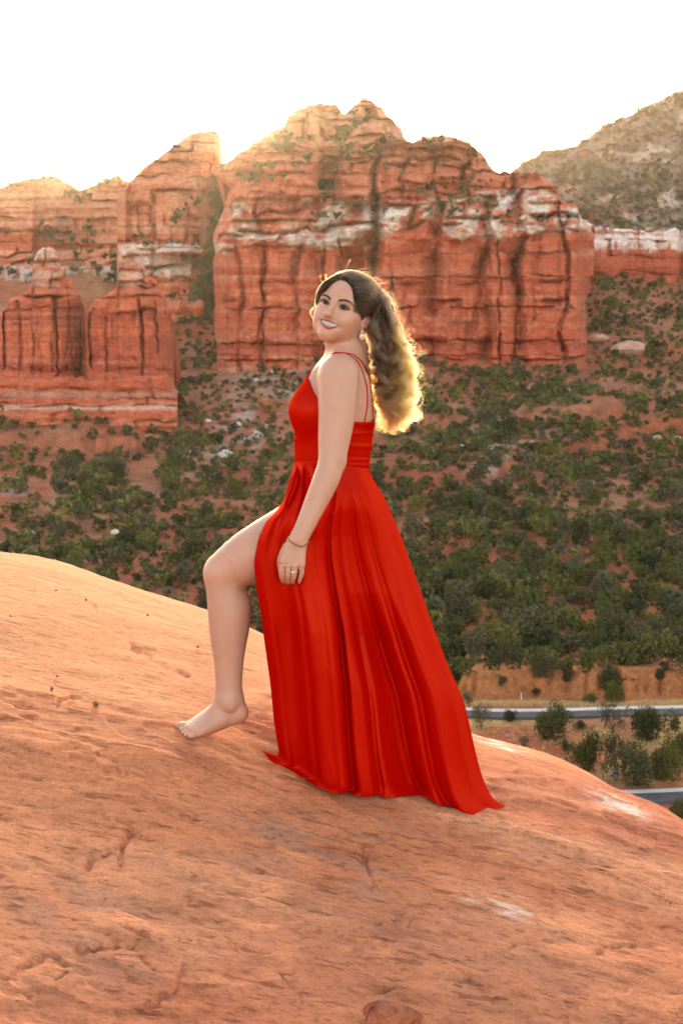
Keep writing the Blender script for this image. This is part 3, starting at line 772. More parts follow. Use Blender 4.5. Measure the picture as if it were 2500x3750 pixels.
ROCK_CR = [  # photo polyline, half width px, depth m, kind
    ([(225, 2766), (280, 2764), (335, 2770)], 7, .012, 'g'), ([(262, 2794), (330, 2806), (385, 2828), (440, 2848), (490, 2852)], 8, .016, 's'),
    ([(318, 3158), (340, 3128), (400, 3112), (432, 3098), (440, 3080), (470, 3062), (500, 3036), (545, 3026)], 9, .030, 's'), ([(434, 3156), (438, 3120), (446, 3084)], 9, .028, 's'),
    ([(285, 3484), (340, 3476), (400, 3474), (480, 3472)], 8, .018, 's'), ([(545, 3684), (600, 3664), (640, 3640), (652, 3600), (668, 3560)], 10, .022, 's'),
    ([(40, 3580), (80, 3545), (130, 3515), (185, 3500), (230, 3528)], 12, .016, 's'), ([(205, 3600), (245, 3575)], 8, .014, 'g'), ([(520, 3530), (560, 3562)], 9, .012, 'g'), ([(380, 3440), (430, 3440)], 6, .010, 'g'),
    ([(1245, 2930), (1290, 3030), (1330, 3110), (1362, 3190), (1405, 3265), (1440, 3350), (1452, 3430), (1430, 3510), (1446, 3590), (1400, 3680), (1380, 3770)], 22, .006, 'g'),
    ([(1330, 3100), (1350, 3170), (1375, 3230)], 9, .020, 's'), ([(1380, 3400), (1400, 3385), (1450, 3380)], 8, .018, 's'), ([(1490, 3420), (1510, 3365), (1520, 3350)], 7, .012, 'g'),
    ([(1300, 3660), (1360, 3640), (1430, 3630)], 8, .014, 's'), ([(1850, 3494), (1870, 3478), (1900, 3466), (1960, 3460), (2040, 3452)], 7, .022, 's'), ([(1825, 3430), (1870, 3425), (1910, 3412)], 8, .012, 'g'),
    ([(2192, 3494), (2212, 3478), (2245, 3466), (2300, 3460), (2370, 3456)], 7, .018, 's'), ([(2200, 3000), (2250, 3022), (2290, 3038), (2340, 3058), (2400, 3080)], 5, .016, 'g'), ([(2140, 2892), (2160, 2894), (2182, 2902)], 5, .012, 'g'),
    ([(2000, 2846), (2040, 2852), (2085, 2868)], 5, .010, 'g'), ([(870, 3238), (905, 3248), (955, 3256)], 5, .010, 's'), ([(955, 3274), (988, 3282)], 5, .010, 'g'), ([(985, 3066), (1010, 3062), (1052, 3072)], 6, .012, 'g'),
    ([(700, 2858), (730, 2862), (770, 2866)], 6, .010, 'g'), ([(206, 2594), (212, 2572), (245, 2560), (290, 2552)], 6, .016, 's'), ([(268, 2688), (290, 2676), (332, 2684)], 6, .012, 's'), ([(180, 2768), (200, 2770)], 5, .01, 'g'),
    ([(750, 2828), (760, 2812), (800, 2806)], 7, .012, 's'), ([(1240, 2750 + 300), (1300, 3072)], 6, .010, 'g'), ([(1600, 3330), (1640, 3328)], 5, .008, 'g'), ([(1250, 3505), (1310, 3518), (1345, 3528)], 6, .012, 'g'),
    ([(60, 3120), (130, 3080), (190, 3020), (260, 2980)], 8, .008, 'g'), ([(1020, 3590), (1060, 3620), (1110, 3670)], 8, .012, 'g'), ([(2060, 3690), (2110, 3715)], 7, .01, 'g'),
    ([(0, 2120), (60, 2150), (120, 2168)], 6, .012, 'g'), ([(330, 2210), (380, 2252)], 6, .012, 'g'), ([(470, 2350), (520, 2392), (600, 2440), (690, 2478)], 14, .02, 'g')]

def seg_dist(px, py, pts):
    """distance to a polyline in photo pixels and the side on which a point lies"""
    best = np.full(px.shape, 1e9); side = np.zeros(px.shape)
    for (x0, y0), (x1, y1) in zip(pts[:-1], pts[1:]):
        dx, dy = x1 - x0, y1 - y0
        L2 = dx * dx + dy * dy
        t = np.clip(((px - x0) * dx + (py - y0) * dy) / L2, 0, 1)
        ex, ey = px - x0 - t * dx, py - y0 - t * dy
        d = np.hypot(ex, ey)
        m = d < best
        best = np.where(m, d, best); side = np.where(m, np.sign(dx * ey - dy * ex), side)
    return best, side

def rock_detail(X, Y, px, py):
    s = -0.225 * X
    u = X * math.cos(0.18) - Y * math.sin(0.18); w = X * math.sin(0.18) + Y * math.cos(0.18)
    d = 0 * X
    d = d + 0.006 * fbm(u * 2.4, w * 4.4, 0, 4, 302)
    d = d + 0.0026 * fbm(u * 9, w * 19, 0, 3, 303)
    n = fbm(u * 1.1, w * 2.6, 0.3, 4, 304)
    for th, h in ((0.02, .005), (0.19, .006), (0.34, .006), (-0.2, .004)):
        d = d + h * sstep(th, th + 0.012, n) * sstep(-0.2, 0.25, noise3(u * 1.3, w * 1.3, th, 305))
    # pocks
    q = noise3(u * 14, w * 26, 0.2, 306)
    d = d - 0.006 * sstep(0.55, 0.8, q) * sstep(-0.1, 0.3, noise3(u * 1.7, w * 2, 3, 307))
    wx = 9 * noise3(px / 26, py / 26, 0, 308) + 4 * noise3(px / 9, py / 9, 0, 309)
    wy = 7 * noise3(px / 30, py / 22, 3, 310) + 3 * noise3(px / 9, py / 9, 3, 311)
    for pts, hw, dep, kind in ROCK_CR:
        p = np.array(pts, float)
        lo, hi = p.min(0) - 70, p.max(0) + 70
        m = (px > lo[0]) & (px < hi[0]) & (py > lo[1]) & (py < hi[1])
        if not m.any(): continue
        dist, side = seg_dist(px[m] + wx[m], py[m] + wy[m], pts)
        dep = dep * 0.5 * (0.5 + np.clip(noise3(px[m] / 30, py[m] / 30, dep * 900, 312) + .35, 0, 1))
        if kind == 'g': d[m] -= dep * np.exp(-(dist / (0.6 * hw)) ** 2)
        else: d[m] -= dep * np.where(side > 0, 0.75 * np.exp(-(dist / (hw * 2.2)) ** 2) + 0.25 * np.exp(-(dist / (hw * 5)) ** 2), np.exp(-(dist / (hw * 0.3)) ** 2) * 0.9)
    return d

def rock_material():
    t = NT('slickrock')
    c = t.attr()
    st = t.noise(t.pos((6.0, 13, 9), (0, 0, -0.18)), 1.0, 7, 0.68, 0.6)
    fine = t.noise(t.pos((34, 62, 50), (0, 0, -0.18)), 1.0, 5, 0.68, 0.4)
    fleck = t.noise(t.pos((9, 34, 20), (0, 0, -0.22)), 1.0, 3, 0.55)
    grain = t.noise(t.pos((1, 1.6, 1)), 130.0, 5, 0.7)
    big = t.noise(t.pos((1.6, 3.2, 2), (0, 0, -0.18)), 1.0, 5, 0.6)
    col = t.mix(c, t.ramp(st, [(0.32, (0.60, 0.54, 0.52)), (0.48, (0.98, 0.96, 0.95)), (0.66, (1.20, 1.20, 1.18))]), 0.75, 'MULTIPLY')
    col = t.mix(col, t.ramp(fine, [(0.34, (0.55, 0.50, 0.49)), (0.5, (1, 1, 1)), (0.7, (1.14, 1.15, 1.16))]), 0.7, 'MULTIPLY')
    col = t.mix(col, t.ramp(big, [(0.35, (0.78, 0.72, 0.72)), (0.6, (1.05, 1.05, 1.05))]), 0.7, 'MULTIPLY')
    col = t.mix(col, t.ramp(grain, [(0.3, 0.62), (0.5, 1.0), (0.7, 1.25)]), 0.7, 'MULTIPLY')
    col = t.mix(col, t.ramp(fleck, [(0.0, (1, 1, 1)), (0.60, (1, 1, 1)), (0.645, (0.48, 0.40, 0.38))]), 0.7, 'MULTIPLY')
    fl2 = t.noise(t.pos((22, 70, 40), (0, 0, -0.14)), 1.0, 2, 0.5)
    col = t.mix(col, t.ramp(fl2, [(0.0, (1, 1, 1)), (0.655, (1, 1, 1)), (0.69, (0.42, 0.34, 0.32))]), 0.6, 'MULTIPLY')
    col = t.mix(col, t.ramp(fleck, [(0.27, (1.22, 1.22, 1.2)), (0.36, (1, 1, 1))]), 0.8, 'MULTIPLY')
    h = t.math('ADD', t.math('MULTIPLY', st, 1.0), t.math('ADD', t.math('MULTIPLY', fine, 0.35), t.math('MULTIPLY', grain, 0.22)))
    b = t.bump(h, 0.7, 0.012)
    t.principled(Base_Color=col, Roughness=0.88, Normal=b)
    t.bsdf.inputs['Specular IOR Level'].default_value = 0.2
    return t.m
M_ROCK = rock_material()

def rock_color(X, Y, px, py):
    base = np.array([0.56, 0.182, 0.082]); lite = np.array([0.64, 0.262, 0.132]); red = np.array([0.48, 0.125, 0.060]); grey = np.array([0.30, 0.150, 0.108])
    u = X * math.cos(0.18) - Y * math.sin(0.18); w = X * math.sin(0.18) + Y * math.cos(0.18)
    n = fbm(u * 0.8, w * 1.6, 0, 4, 321)
    c = lerp(base, lite, sstep(-0.1, 0.45, n)[..., None])
    c = lerp(c, red, (0.8 * sstep(0.0, 0.5, fbm(u * 0.9, w * 1.3, 3, 4, 322)))[..., None])
    # the lower part of the rock is redder, the upper part more buff
    low = sstep(2900, 3600, py + 120 * n)
    c = lerp(c, red, (0.45 * low)[..., None])
    c = lerp(c, np.array([0.62, 0.24, 0.11]), (0.5 * (1 - sstep(2350, 2800, py - 0.16 * px + 150)))[..., None])
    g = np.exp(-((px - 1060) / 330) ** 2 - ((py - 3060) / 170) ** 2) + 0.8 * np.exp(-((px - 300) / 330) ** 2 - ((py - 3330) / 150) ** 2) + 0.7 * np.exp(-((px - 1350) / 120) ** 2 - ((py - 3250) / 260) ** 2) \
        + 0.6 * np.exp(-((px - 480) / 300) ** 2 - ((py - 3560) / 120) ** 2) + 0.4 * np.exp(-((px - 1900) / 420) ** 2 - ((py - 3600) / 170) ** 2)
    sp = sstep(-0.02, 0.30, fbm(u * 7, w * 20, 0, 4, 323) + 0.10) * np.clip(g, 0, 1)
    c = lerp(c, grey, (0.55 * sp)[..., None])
    # pale flakes
    pf = np.exp(-((px - 2270) / 90) ** 2 - ((py - 2962 - 0.42 * (px - 2270)) / 26) ** 2) + 0.9 * np.exp(-((px - 1800) / 95) ** 2 - ((py - 2722 - 0.3 * (px - 1800)) / 14) ** 2) + 0.8 * np.exp(-((px - 1870) / 60) ** 2 - ((py - 2756) / 10) ** 2)
    c = lerp(c, np.array([0.78, 0.66, 0.56]), (np.clip(pf, 0, 1) * sstep(-0.25, 0.2, fbm(u * 14, w * 34, 0, 3, 324)))[..., None])
    s2 = sstep(0.36, 0.5, fbm(u * 5, w * 22, 1, 3, 325)) * np.exp(-((px - 1800) / 300) ** 2 - ((py - 3290) / 120) ** 2)
    c = lerp(c, np.array([0.66, 0.46, 0.36]), (0.9 * s2)[..., None])
    return c

def build_rock():
    a = np.concatenate([np.linspace(-1.3, -0.27, 22), np.linspace(-0.262, 0.262, 540), np.linspace(0.27, 1.3, 22)])
    # rows evenly spread over the picture, then down the far side
    pyr = np.linspace(4500, 2700, 350)
    Yn = 1.7036 / ((pyr - HZ) / F_PX + 0.136)
    Yr = np.concatenate([Yn[Yn < 4.6], np.geomspace(max(4.6, Yn[Yn < 4.6][-1] + 0.012), 14, 160), [16, 19, 23, 28, 34]])
    Yg, A = np.meshgrid(Yr, a, indexing='ij')
    X = A * Yg
    z = ground(X, Yg)
    px, py = to_px(np.stack([X, Yg, z], -1))
    near = 1 - sstep(12, 22, Yg)
    z2 = np.maximum(z + rock_detail(X, Yg, px, py) * near, -37)
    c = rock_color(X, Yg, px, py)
    V = np.stack([X, Yg, z2], -1)
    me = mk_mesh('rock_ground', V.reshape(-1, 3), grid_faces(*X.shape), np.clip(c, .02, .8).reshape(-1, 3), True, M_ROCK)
    props(link('rock_ground', me), kind='structure')
    # the part of the dome under and behind the camera
    gx, gy = np.meshgrid(np.linspace(-14, 14, 57), np.concatenate([np.linspace(-14, 1.2, 30), [Yr[0] + 0.03]]), indexing='xy')
    gz = ground(np.clip(gx, -5, 5), gy) - 0.012 * (np.maximum(np.abs(gx) - 5, 0)) ** 2 + 0.05 * fbm(gx / 2, gy / 2, 0, 3, 330) * (gy < 1.1)
    gz = np.where(gy > 1.2, ground(gx, gy) - 0.02, gz)
    cc = np.broadcast_to(np.array([0.5, 0.225, 0.125]), gx.shape + (3,))
    me = mk_mesh('rock_ground', np.stack([gx, gy, gz], -1).reshape(-1, 3), grid_faces(*gx.shape), cc.reshape(-1, 3), True, M_ROCK)
    props(link('rock_ground', me), kind='structure')
build_rock()

def ground_hit(px, py):
    """world point where the ray through a photo pixel meets the foreground rock"""
    Y = np.linspace(2.2, 12, 4000)
    z = ground((px - 1250) / F_PX * Y, Y)
    ray = -(py - HZ) / F_PX * Y
    i = int(np.argmax(z >= ray)) if (z >= ray).any() else 1500
    return np.array([(px - 1250) / F_PX * Y[i], Y[i], z[i]])

def terr_hit(px, py):
    Y = np.linspace(98, 640, 6000)
    z = terr_z((px - 1250) / F_PX * Y, Y)
    ray = -(py - HZ) / F_PX * Y
    i = int(np.argmax(z >= ray)) if (z >= ray).any() else 3000
    return np.array([(px - 1250) / F_PX * Y[i], Y[i], z[i]])

# ------------------------------------------------------------------ stones
def stone_mesh(name, seed, sx, sy, sz, mat, col, facet=7, sub=3):
    bm = bmesh.new()
    bmesh.ops.create_icosphere(bm, subdivisions=sub, radius=1.0)
    V = np.array([v.co[:] for v in bm.verts])
    Fq = np.array([[v.index for v in f.verts] for f in bm.faces])
    bm.free()
    rng = np.random.default_rng(seed)
    for _ in range(facet):
        n = rng.normal(size=3); n /= np.linalg.norm(n)
        k = rng.uniform(0.55, 0.85)
        d = V @ n - k
        V = V - np.maximum(d, 0)[:, None] * n * 0.92
    V = V * (1 + 0.10 * fbm(V[:, 0] * 2 + seed, V[:, 1] * 2, V[:, 2] * 2, 3, 340)[:, None])
    V = V * np.array([sx, sy, sz])
    V[:, 2] -= V[:, 2].min() + 0.25 * sz
    c = np.clip(np.array(col)[None] * (1 + 0.25 * fbm(V[:, 0] / sx * 2, V[:, 1] / sy * 2, V[:, 2] / sz * 5 + seed, 3, 341)[:, None]), 0.02, 0.85)
    return mk_mesh(name, V, Fq, c, False, mat)

# small stones and chips lying on the slickrock
p = ground_hit(1440, 3792)
me = stone_mesh('rock', 12, 0.074, 0.045, 0.046, M_ROCK, (0.40, 0.12, 0.065), 22, 4)
props(link('rock', me, loc=tuple(p)), 'reddish angular rock cut off by the bottom edge, standing on the slickrock', 'rock')
CHIPS = [(352, 2590, 14, 'largest dark pointed rock chip standing on the slickrock left of the bare foot'), (190, 2532, 13, 'flat dark rock chip on the slickrock above the largest pointed chip'),
         (116, 2560, 8, 'small square dark pebble near the left edge, below the flat chip'), (316, 2202, 8, 'small reddish pebble high on the pale slope near the crest of the rock'),
         (206, 2168, 7, 'tiny reddish pebble just under the crest at far upper left'), (542, 2259, 8, 'dark pebble on the slope to the left of the raised knee'), (725, 2375, 8, 'brown pebble beside the shin of the bare leg'),
         (40, 2262, 7, 'grey pebble at the far left edge below the crest'), (323, 2662, 5, 'tiny dark pebble below the largest pointed chip'), (360, 2952, 6, 'little round red pebble in the left foreground'),
         (1505, 3412, 9, 'dark pebble by the rough seam in the lower right foreground'), (1587, 3656, 9, 'dark pebble to the right of the angular rock at the bottom'), (2453, 3316, 9, 'lone dark pebble near the right edge of the foreground'),
         (385, 3302, 8, 'small dark pebble in the middle of the left foreground'), (1014, 2678, 9, 'dark pebble between the bare heel and the hem of the red dress'), (210, 2483, 7, 'small pebble on the slope between two flat chips')]
M_CHIP = simple_mat('dark_chip', (0.23, 0.095, 0.06), 0.9)
for i, (x, y, w, lab) in enumerate(CHIPS):
    p = ground_hit(x, y)
    s = w / F_PX * p[1] * 0.75
    me = stone_mesh('stone', 40 + i, s * 1.2, s * 0.8, s * (1.1 if i == 0 else 0.7), M_CHIP, (1, 1, 1), 6, 2)
    o = props(link('stone', me, loc=(p[0], p[1], p[2] + 0.004)), lab, 'stone', 'loose stones on the slickrock')
    o.rotation_euler = (0.1 * (i % 3), 0.2 * (i % 2), i * 1.7)

PALE = (0.66, 0.57, 0.50); RUST = (0.50, 0.19, 0.10); ROSE = (0.56, 0.30, 0.22)
BOULD = [(822, 1680, 54, 30, PALE, 'largest flat pale boulder on the scree left of the red bodice'), (948, 1602, 34, 26, PALE, 'blocky pale boulder on the scree close to the dress'), (875, 1562, 22, 18, PALE, None), (762, 1546, 26, 12, PALE, None),
         (700, 1662, 30, 14, PALE, None), (752, 1650, 24, 12, PALE, None), (628, 1860, 16, 18, PALE, 'single small white boulder on the brushy slope at the left'), (900, 1612, 20, 14, PALE, None), (972, 1488, 46, 30, RUST, 'orange red boulder on the scree left of the shoulder'),
         (842, 1470, 22, 16, RUST, None), (938, 1400, 20, 16, PALE, None), (1000, 1372, 18, 14, PALE, None), (110, 1962, 34, 20, PALE, 'pale slab in the bushes at the far left just above the rock crest'), (425, 1960, 34, 20, PALE, 'pale slab in the bushes halfway between left edge and dress'),
         (1690, 1645, 22, 18, PALE, None), (1758, 1632, 26, 40, PALE, 'tall white boulder on the scree right of the hair'), (1800, 1675, 18, 34, PALE, 'narrow white boulder below the tall one on the right scree'), (1948, 1632, 16, 20, PALE, None), (1875, 1742, 40, 18, ROSE, 'pink flat boulder at the lower end of the right scree'),
         (1956, 1718, 16, 20, PALE, None), (1970, 1690, 30, 10, PALE, None), (2402, 1622, 34, 28, ROSE, 'rounded pink boulder left of the balanced pair at right edge'), (2300, 1302, 120, 52, ROSE, 'large rosy outcrop boulder right of the main cliff foot'), (2185, 1250, 70, 30, ROSE, 'pink boulder ledge close beside the main cliff foot'),
         (2246, 2842, 32, 22, (0.34, 0.32, 0.33), 'grey boulder between the bushes just above the near road'), (300, 2076, 40, 34, (0.40, 0.22, 0.16), 'reddish boulder half hidden behind the crest at upper left'), (505, 2178, 40, 30, (0.42, 0.24, 0.18), 'reddish boulder among bushes behind the crest left of the knee')]
for i, (x, y, w, h, c, lab) in enumerate(BOULD):
    p = terr_hit(x, y)
    k = p[1] / F_PX
    me = stone_mesh('boulder', 80 + i, w * k * 0.62, w * k * 0.5, h * k * 0.68, M_CLIFF, c, 8, 2)
    o = link('boulder', me, loc=(p[0], p[1], p[2]))
    if lab: props(o, lab, 'boulder', 'boulders on the slope')
    elif x < 1300: props(o, 'small pale or rusty boulder in the scree between the left buttes and the woman', 'boulder', 'small scree boulders at the left')
    else: props(o, 'small white boulder in the scree to the right of the hair', 'boulder', 'small scree boulders at the right')
# the balanced pair
p = terr_hit(2470, 1628); k = p[1] / F_PX
me = stone_mesh('boulder', 140, 17 * k, 14 * k, 15 * k, M_CLIFF, ROSE, 8, 2)
props(link('boulder', me, loc=tuple(p)), 'lower boulder of the balanced pair near the right edge', 'boulder', 'boulders on the slope')
me = stone_mesh('boulder', 141, 24 * k, 16 * k, 9 * k, M_CLIFF, ROSE, 8, 2)
props(link('boulder', me, loc=(p[0] + 2 * k, p[1], p[2] + 20 * k)), 'flat boulder resting on top of the balanced pair near the right edge', 'boulder', 'boulders on the slope')

# white marker post on the bank
p = terr_hit(1907, 2562); k = p[1] / F_PX
post = props(link('marker_post', None, loc=tuple(p)), 'slim white marker post standing on the orange bank above the road', 'post')
V, Fl = tube(np.array([[0, 0, -0.2], [0, 0, 0.2], [0, 0, 0.62]]), 0.05, 8)
link('pole', mk_mesh('pole', V, Fl, None, False, simple_mat('post_white', (0.75, 0.68, 0.66), 0.6)), post)
V, Fl = tube(np.array([[0, 0, 0.62], [0, 0, 0.66], [0, 0, 0.74]]), [0.065, 0.065, 0.03], 8)
link('cap', mk_mesh('cap', V, Fl, None, False, simple_mat('post_cap', (0.6, 0.5, 0.5), 0.5)), post)

# ------------------------------------------------------------------ bushes
def crown_arrays(seed, nleaf, lsize, nl=9, squash=0.8, fat=1.0):
    """leaf faces spread over an uneven set of lobes; unit radius, base at z=0"""
    rng = np.random.default_rng(seed)
    cen = rng.normal(size=(nl, 3)) * np.array([0.42, 0.42, 0.24]) + np.array([0, 0, 0.62])
    cen[0] = (0, 0, 0.62)
    rad = rng.uniform(0.26, 0.46, nl) * fat; rad[0] = 0.55 * fat
    cen[:, 2] = np.maximum(cen[:, 2] - (0.16 if fat > 1 else 0), rad * 0.6)
    k = rng.choice(nl, nleaf, p=rad ** 2 / (rad ** 2).sum())
    d = rng.normal(size=(nleaf, 3)); d /= np.linalg.norm(d, axis=1)[:, None]
    d[:, 2] = np.abs(d[:, 2]) * np.where(rng.random(nleaf) < 0.75, 1, -1)
    c = cen[k] + d * (rad[k] * rng.uniform(0.72, 1.08, nleaf) ** 1)[:, None]
    c[:, 2] = np.maximum(c[:, 2] * squash / 0.8, 0.03)
    # each leaf clump is a bent quad facing roughly outwards
    n = d + rng.normal(size=(nleaf, 3)) * 0.55; n /= np.linalg.norm(n, axis=1)[:, None]
    t = np.cross(n, rng.normal(size=(nleaf, 3))); t /= np.linalg.norm(t, axis=1)[:, None]
    b = np.cross(n, t)
    s = lsize * rng.uniform(0.6, 1.35, nleaf)[:, None]
    V = np.stack([c - t * s * 0.9, c - b * s * 0.6 + n * s * 0.25, c + t * s * 0.9, c + b * s * 0.6 + n * s * 0.25], 1).reshape(-1, 3)
    i = np.arange(nleaf)[:, None] * 4
    Fc = np.concatenate([i + np.array([[0, 1, 2]]), i + np.array([[0, 2, 3]])])
    tone = np.repeat(0.70 + 0.6 * rng.random(nleaf), 4)
    return V, Fc, tone

def leaf_material():
    t = NT('juniper_leaf')
    c = t.attr()
    oi = t.add('ShaderNodeObjectInfo')
    rnd = oi.outputs['Random']
    tint = t.ramp(rnd, [(0.0, (0.74, 0.76, 0.74)), (0.5, (1.0, 1.0, 1.0)), (1.0, (1.2, 1.17, 1.1))])
    col = t.mix(c, tint, 1.0, 'MULTIPLY')
    t.principled(Base_Color=col, Roughness=0.75)
    t.bsdf.inputs['Specular IOR Level'].default_value = 0.25
    tr = t.add('ShaderNodeBsdfTranslucent')
    t.l.new(col, tr.inputs['Color'])
    mx = t.add('ShaderNodeMixShader'); mx.inputs[0].default_value = 0.25
    t.l.new(t.bsdf.outputs[0], mx.inputs[1]); t.l.new(tr.outputs[0], mx.inputs[2])
    t.l.new(mx.outputs[0], t.out.inputs['Surface'])
    return t.m
M_LEAF = leaf_material()
M_BARK = simple_mat('juniper_bark', (0.15, 0.10, 0.075), 0.9)
GREENS = np.array([[0.084, 0.082, 0.024], [0.110, 0.103, 0.027], [0.070, 0.066, 0.025], [0.145, 0.130, 0.034], [0.130, 0.108, 0.058], [0.100, 0.088, 0.038]])

def crown_mesh(name, seed, nleaf, lsize, green, nl=9, squash=0.8, fat=1.0):
    V, Fc, tone = crown_arrays(seed, nleaf, lsize, nl, squash, fat)
    return mk_mesh(name, V, Fc, green[None] * tone[:, None], False, M_LEAF)

# near bushes by the roads: every one its own crown, trunk and branches
NEAR = [  # px, py of the foot, width px, height px, sparse, green, label
    (2022, 2704, 140, 112, 0, 0, 'large rounded dark juniper before the road, the nearer the dress of two'), (2368, 2704, 138, 116, 0, 0, 'large rounded dark juniper in front of the road, near the right edge'),
    (1760, 2668, 84, 92, 1, 4, 'greyish thin shrub at the road end beside the dress'), (1863, 2640, 44, 44, 0, 2, 'small round dark bush on the road verge next to the dress'), (2124, 2670, 44, 34, 0, 5, 'low dark bush close to the right of the large juniper'),
    (2242, 2688, 100, 104, 1, 4, 'grey green bush between the two large junipers by the road'), (2468, 2672, 44, 40, 0, 5, 'small dark bush right of the big juniper at the right edge'), (1918, 2736, 52, 44, 1, 4, 'thin wispy shrub just behind the crest of the rock'),
    (2070, 2748, 44, 36, 0, 5, 'small bush at the left end of the thicket by the near road'), (2150, 2818, 120, 128, 0, 1, 'tall dark bush at the left of the thicket above the near road'), (2246, 2800, 120, 124, 1, 4, 'brownish green bush in the middle of the thicket'),
    (2322, 2872, 150, 130, 0, 5, 'broad grey green bush at the front of the thicket'), (2420, 2850, 130, 126, 0, 1, 'dark bush in the right part of the thicket'), (2492, 2800, 90, 110, 0, 0, 'dark bush at the right edge above the thicket'),
    (2490, 3060, 130, 130, 0, 1, 'green bush below the near road in the lower right corner'), (2256, 2572, 66, 60, 0, 1, 'bushy juniper standing on the orange bank above the road'), (2160, 2574, 44, 36, 0, 3, 'low yellowish bush at the foot of the orange bank'),
    (2236, 2518, 84, 84, 0, 5, 'upright grey green juniper at the top edge of the orange bank'), (1962, 2546, 34, 28, 0, 5, 'small tuft like bush on the bank right of the marker post'), (1714, 2580, 50, 50, 1, 4, 'dull thin bush at the bank beside the dress'), (2080, 2492, 44, 36, 0, 5, 'small bush on the bare orange strip'),
    (1976, 2480, 84, 96, 0, 5, 'tall grey green juniper above the bank left of the bare strip'), (1836, 2510, 34, 34, 0, 3, 'light yellow green shrub on top of the bank beside the dress'), (2416, 2490, 44, 34, 0, 5, 'little bush on the bank near the right edge')]
rng = np.random.default_rng(11)
for i, (x, y, w, h, sparse, g, lab) in enumerate(NEAR):
    p = terr_hit(x, y)
    k = p[1] / F_PX
    R, H = w * k * 0.5, h * k
    root = props(link('juniper_bush', None, loc=(p[0], p[1], p[2] - 0.05)), lab, 'bush', 'bushes beside the two roads')
    me = crown_mesh('crown', 500 + i, 900 if sparse else 2600, 0.06 if sparse else 0.065, GREENS[g] * 0.8, 13 if sparse else 18, 0.8, 1.0 if sparse else 1.22)
    cr = link('crown', me, root)
    zt = 1.12
    cr.scale = (R, R, H / zt); cr.rotation_euler = (0, 0, i * 1.3)
    parts = []
    for j in range(4):
        a = j * 1.7 + i
        q = np.array([[0.03 * math.cos(a), 0.03 * math.sin(a), -0.1], [0.12 * R * math.cos(a), 0.12 * R * math.sin(a), 0.25 * H], [0.42 * R * math.cos(a + .3), 0.42 * R * math.sin(a + .3), 0.62 * H]])
        parts.append(tube(catmull(q, 7), np.linspace(0.09, 0.03, 7) * R * 0.5, 6))
    V, Fl = merge(parts)
    link('trunk', mk_mesh('trunk', V, Fl, None, True, M_BARK), root)

# bushes scattered over the slopes
def scatter():
    rng = np.random.default_rng(77)
    pts = []
    n = 34000
    PXs = rng.uniform(-350, 2850, n); PYs = rng.uniform(1000, 2545, n)
    den = fbm(PXs / 170, PYs / 110, 0, 3, 351)
    acc = np.zeros((0, 3))
    keep = []
    thr = np.where(PXs > 1450, np.where(PYs > 1720, -0.80, -0.45), -0.58)
    thr = np.where((PXs < 620) & (PYs < 1900), -0.02, thr)
    thr = np.where((PXs < 620) & (PYs > 1900), -0.4, thr)
    thr = np.where((PXs < 640) & (PYs > 1520) & (PYs < 1690), -0.45, thr)
    thr = np.where((PXs > 600) & (PXs < 900) & (PYs < 1560), -0.9, thr)
    thr = np.where((PXs > 2150) & (PYs < 1460), -0.7, thr)
    for x, y, dn, th in zip(PXs, PYs, den, thr):
        if dn < th: continue
        # not inside the cliffs
        if 790 < x < 2150 and y < poly(MBASE, x) - 40: continue
        if -100 < x < 640 and y < 1500 and not (y < 1130): continue
        if y < 1130 and x > 820 and x < 2150: continue
        if x < 640 and 1100 < y < 1500: continue
        base = terr_dist(y)
        sp = 31.5 * (300 / base) ** 0.75 * (0.66 if dn > 0.1 else 1.0)
        if x < 1450: sp *= 1.12
        if len(keep):
            K = np.array(keep)
            if ((((K[:, 0] - x)) ** 2 + ((K[:, 1] - y) * 1.7) ** 2) < sp * sp).any(): continue
        keep.append((x, y))
    return np.array(keep)

SC = scatter()
Xs = []
rng = np.random.default_rng(5)
for x, y in SC:
    Y = terr_dist(y) + rng.normal() * 1.0
    X = (x - 1250) / F_PX * Y
    Xs.append((X, Y, 0))
Xs = np.array(Xs)
Xs[:, 2] = terr_z(Xs[:, 0], Xs[:, 1])
SR = np.clip(rng.lognormal(0.30, 0.36, len(Xs)), 0.6, 2.7)              # radius in metres
SR = SR * np.where(Xs[:, 1] > 330, 0.92, 1.0) * np.where((SC[:, 0] < 1300), 0.9, 1.0)
sx, sy = to_px(Xs)
size = SR * F_PX / Xs[:, 1]
dress = [(1700, 1350), (2250, 1600), (2500, 1660), (2960, 1840)]
hidden = (sy > poly(SIL, sx) + 20) | ((sx > 985) & (sx < poly([(p_, q_ - 20) for p_, q_ in dress], sy)) & (sy > 1650)) | (sx < -60) | (sx > 2560)
order = np.argsort(-np.where(hidden, 0, size))
KINDS_ = []
for i, g in enumerate((0, 1, 2, 3, 5, 4)):
    KINDS_.append(crown_mesh('juniper_bush', 600 + i, 520, 0.125, GREENS[g], 10, 0.8 + 0.12 * (i % 3)))
n_ind = 270
small = []
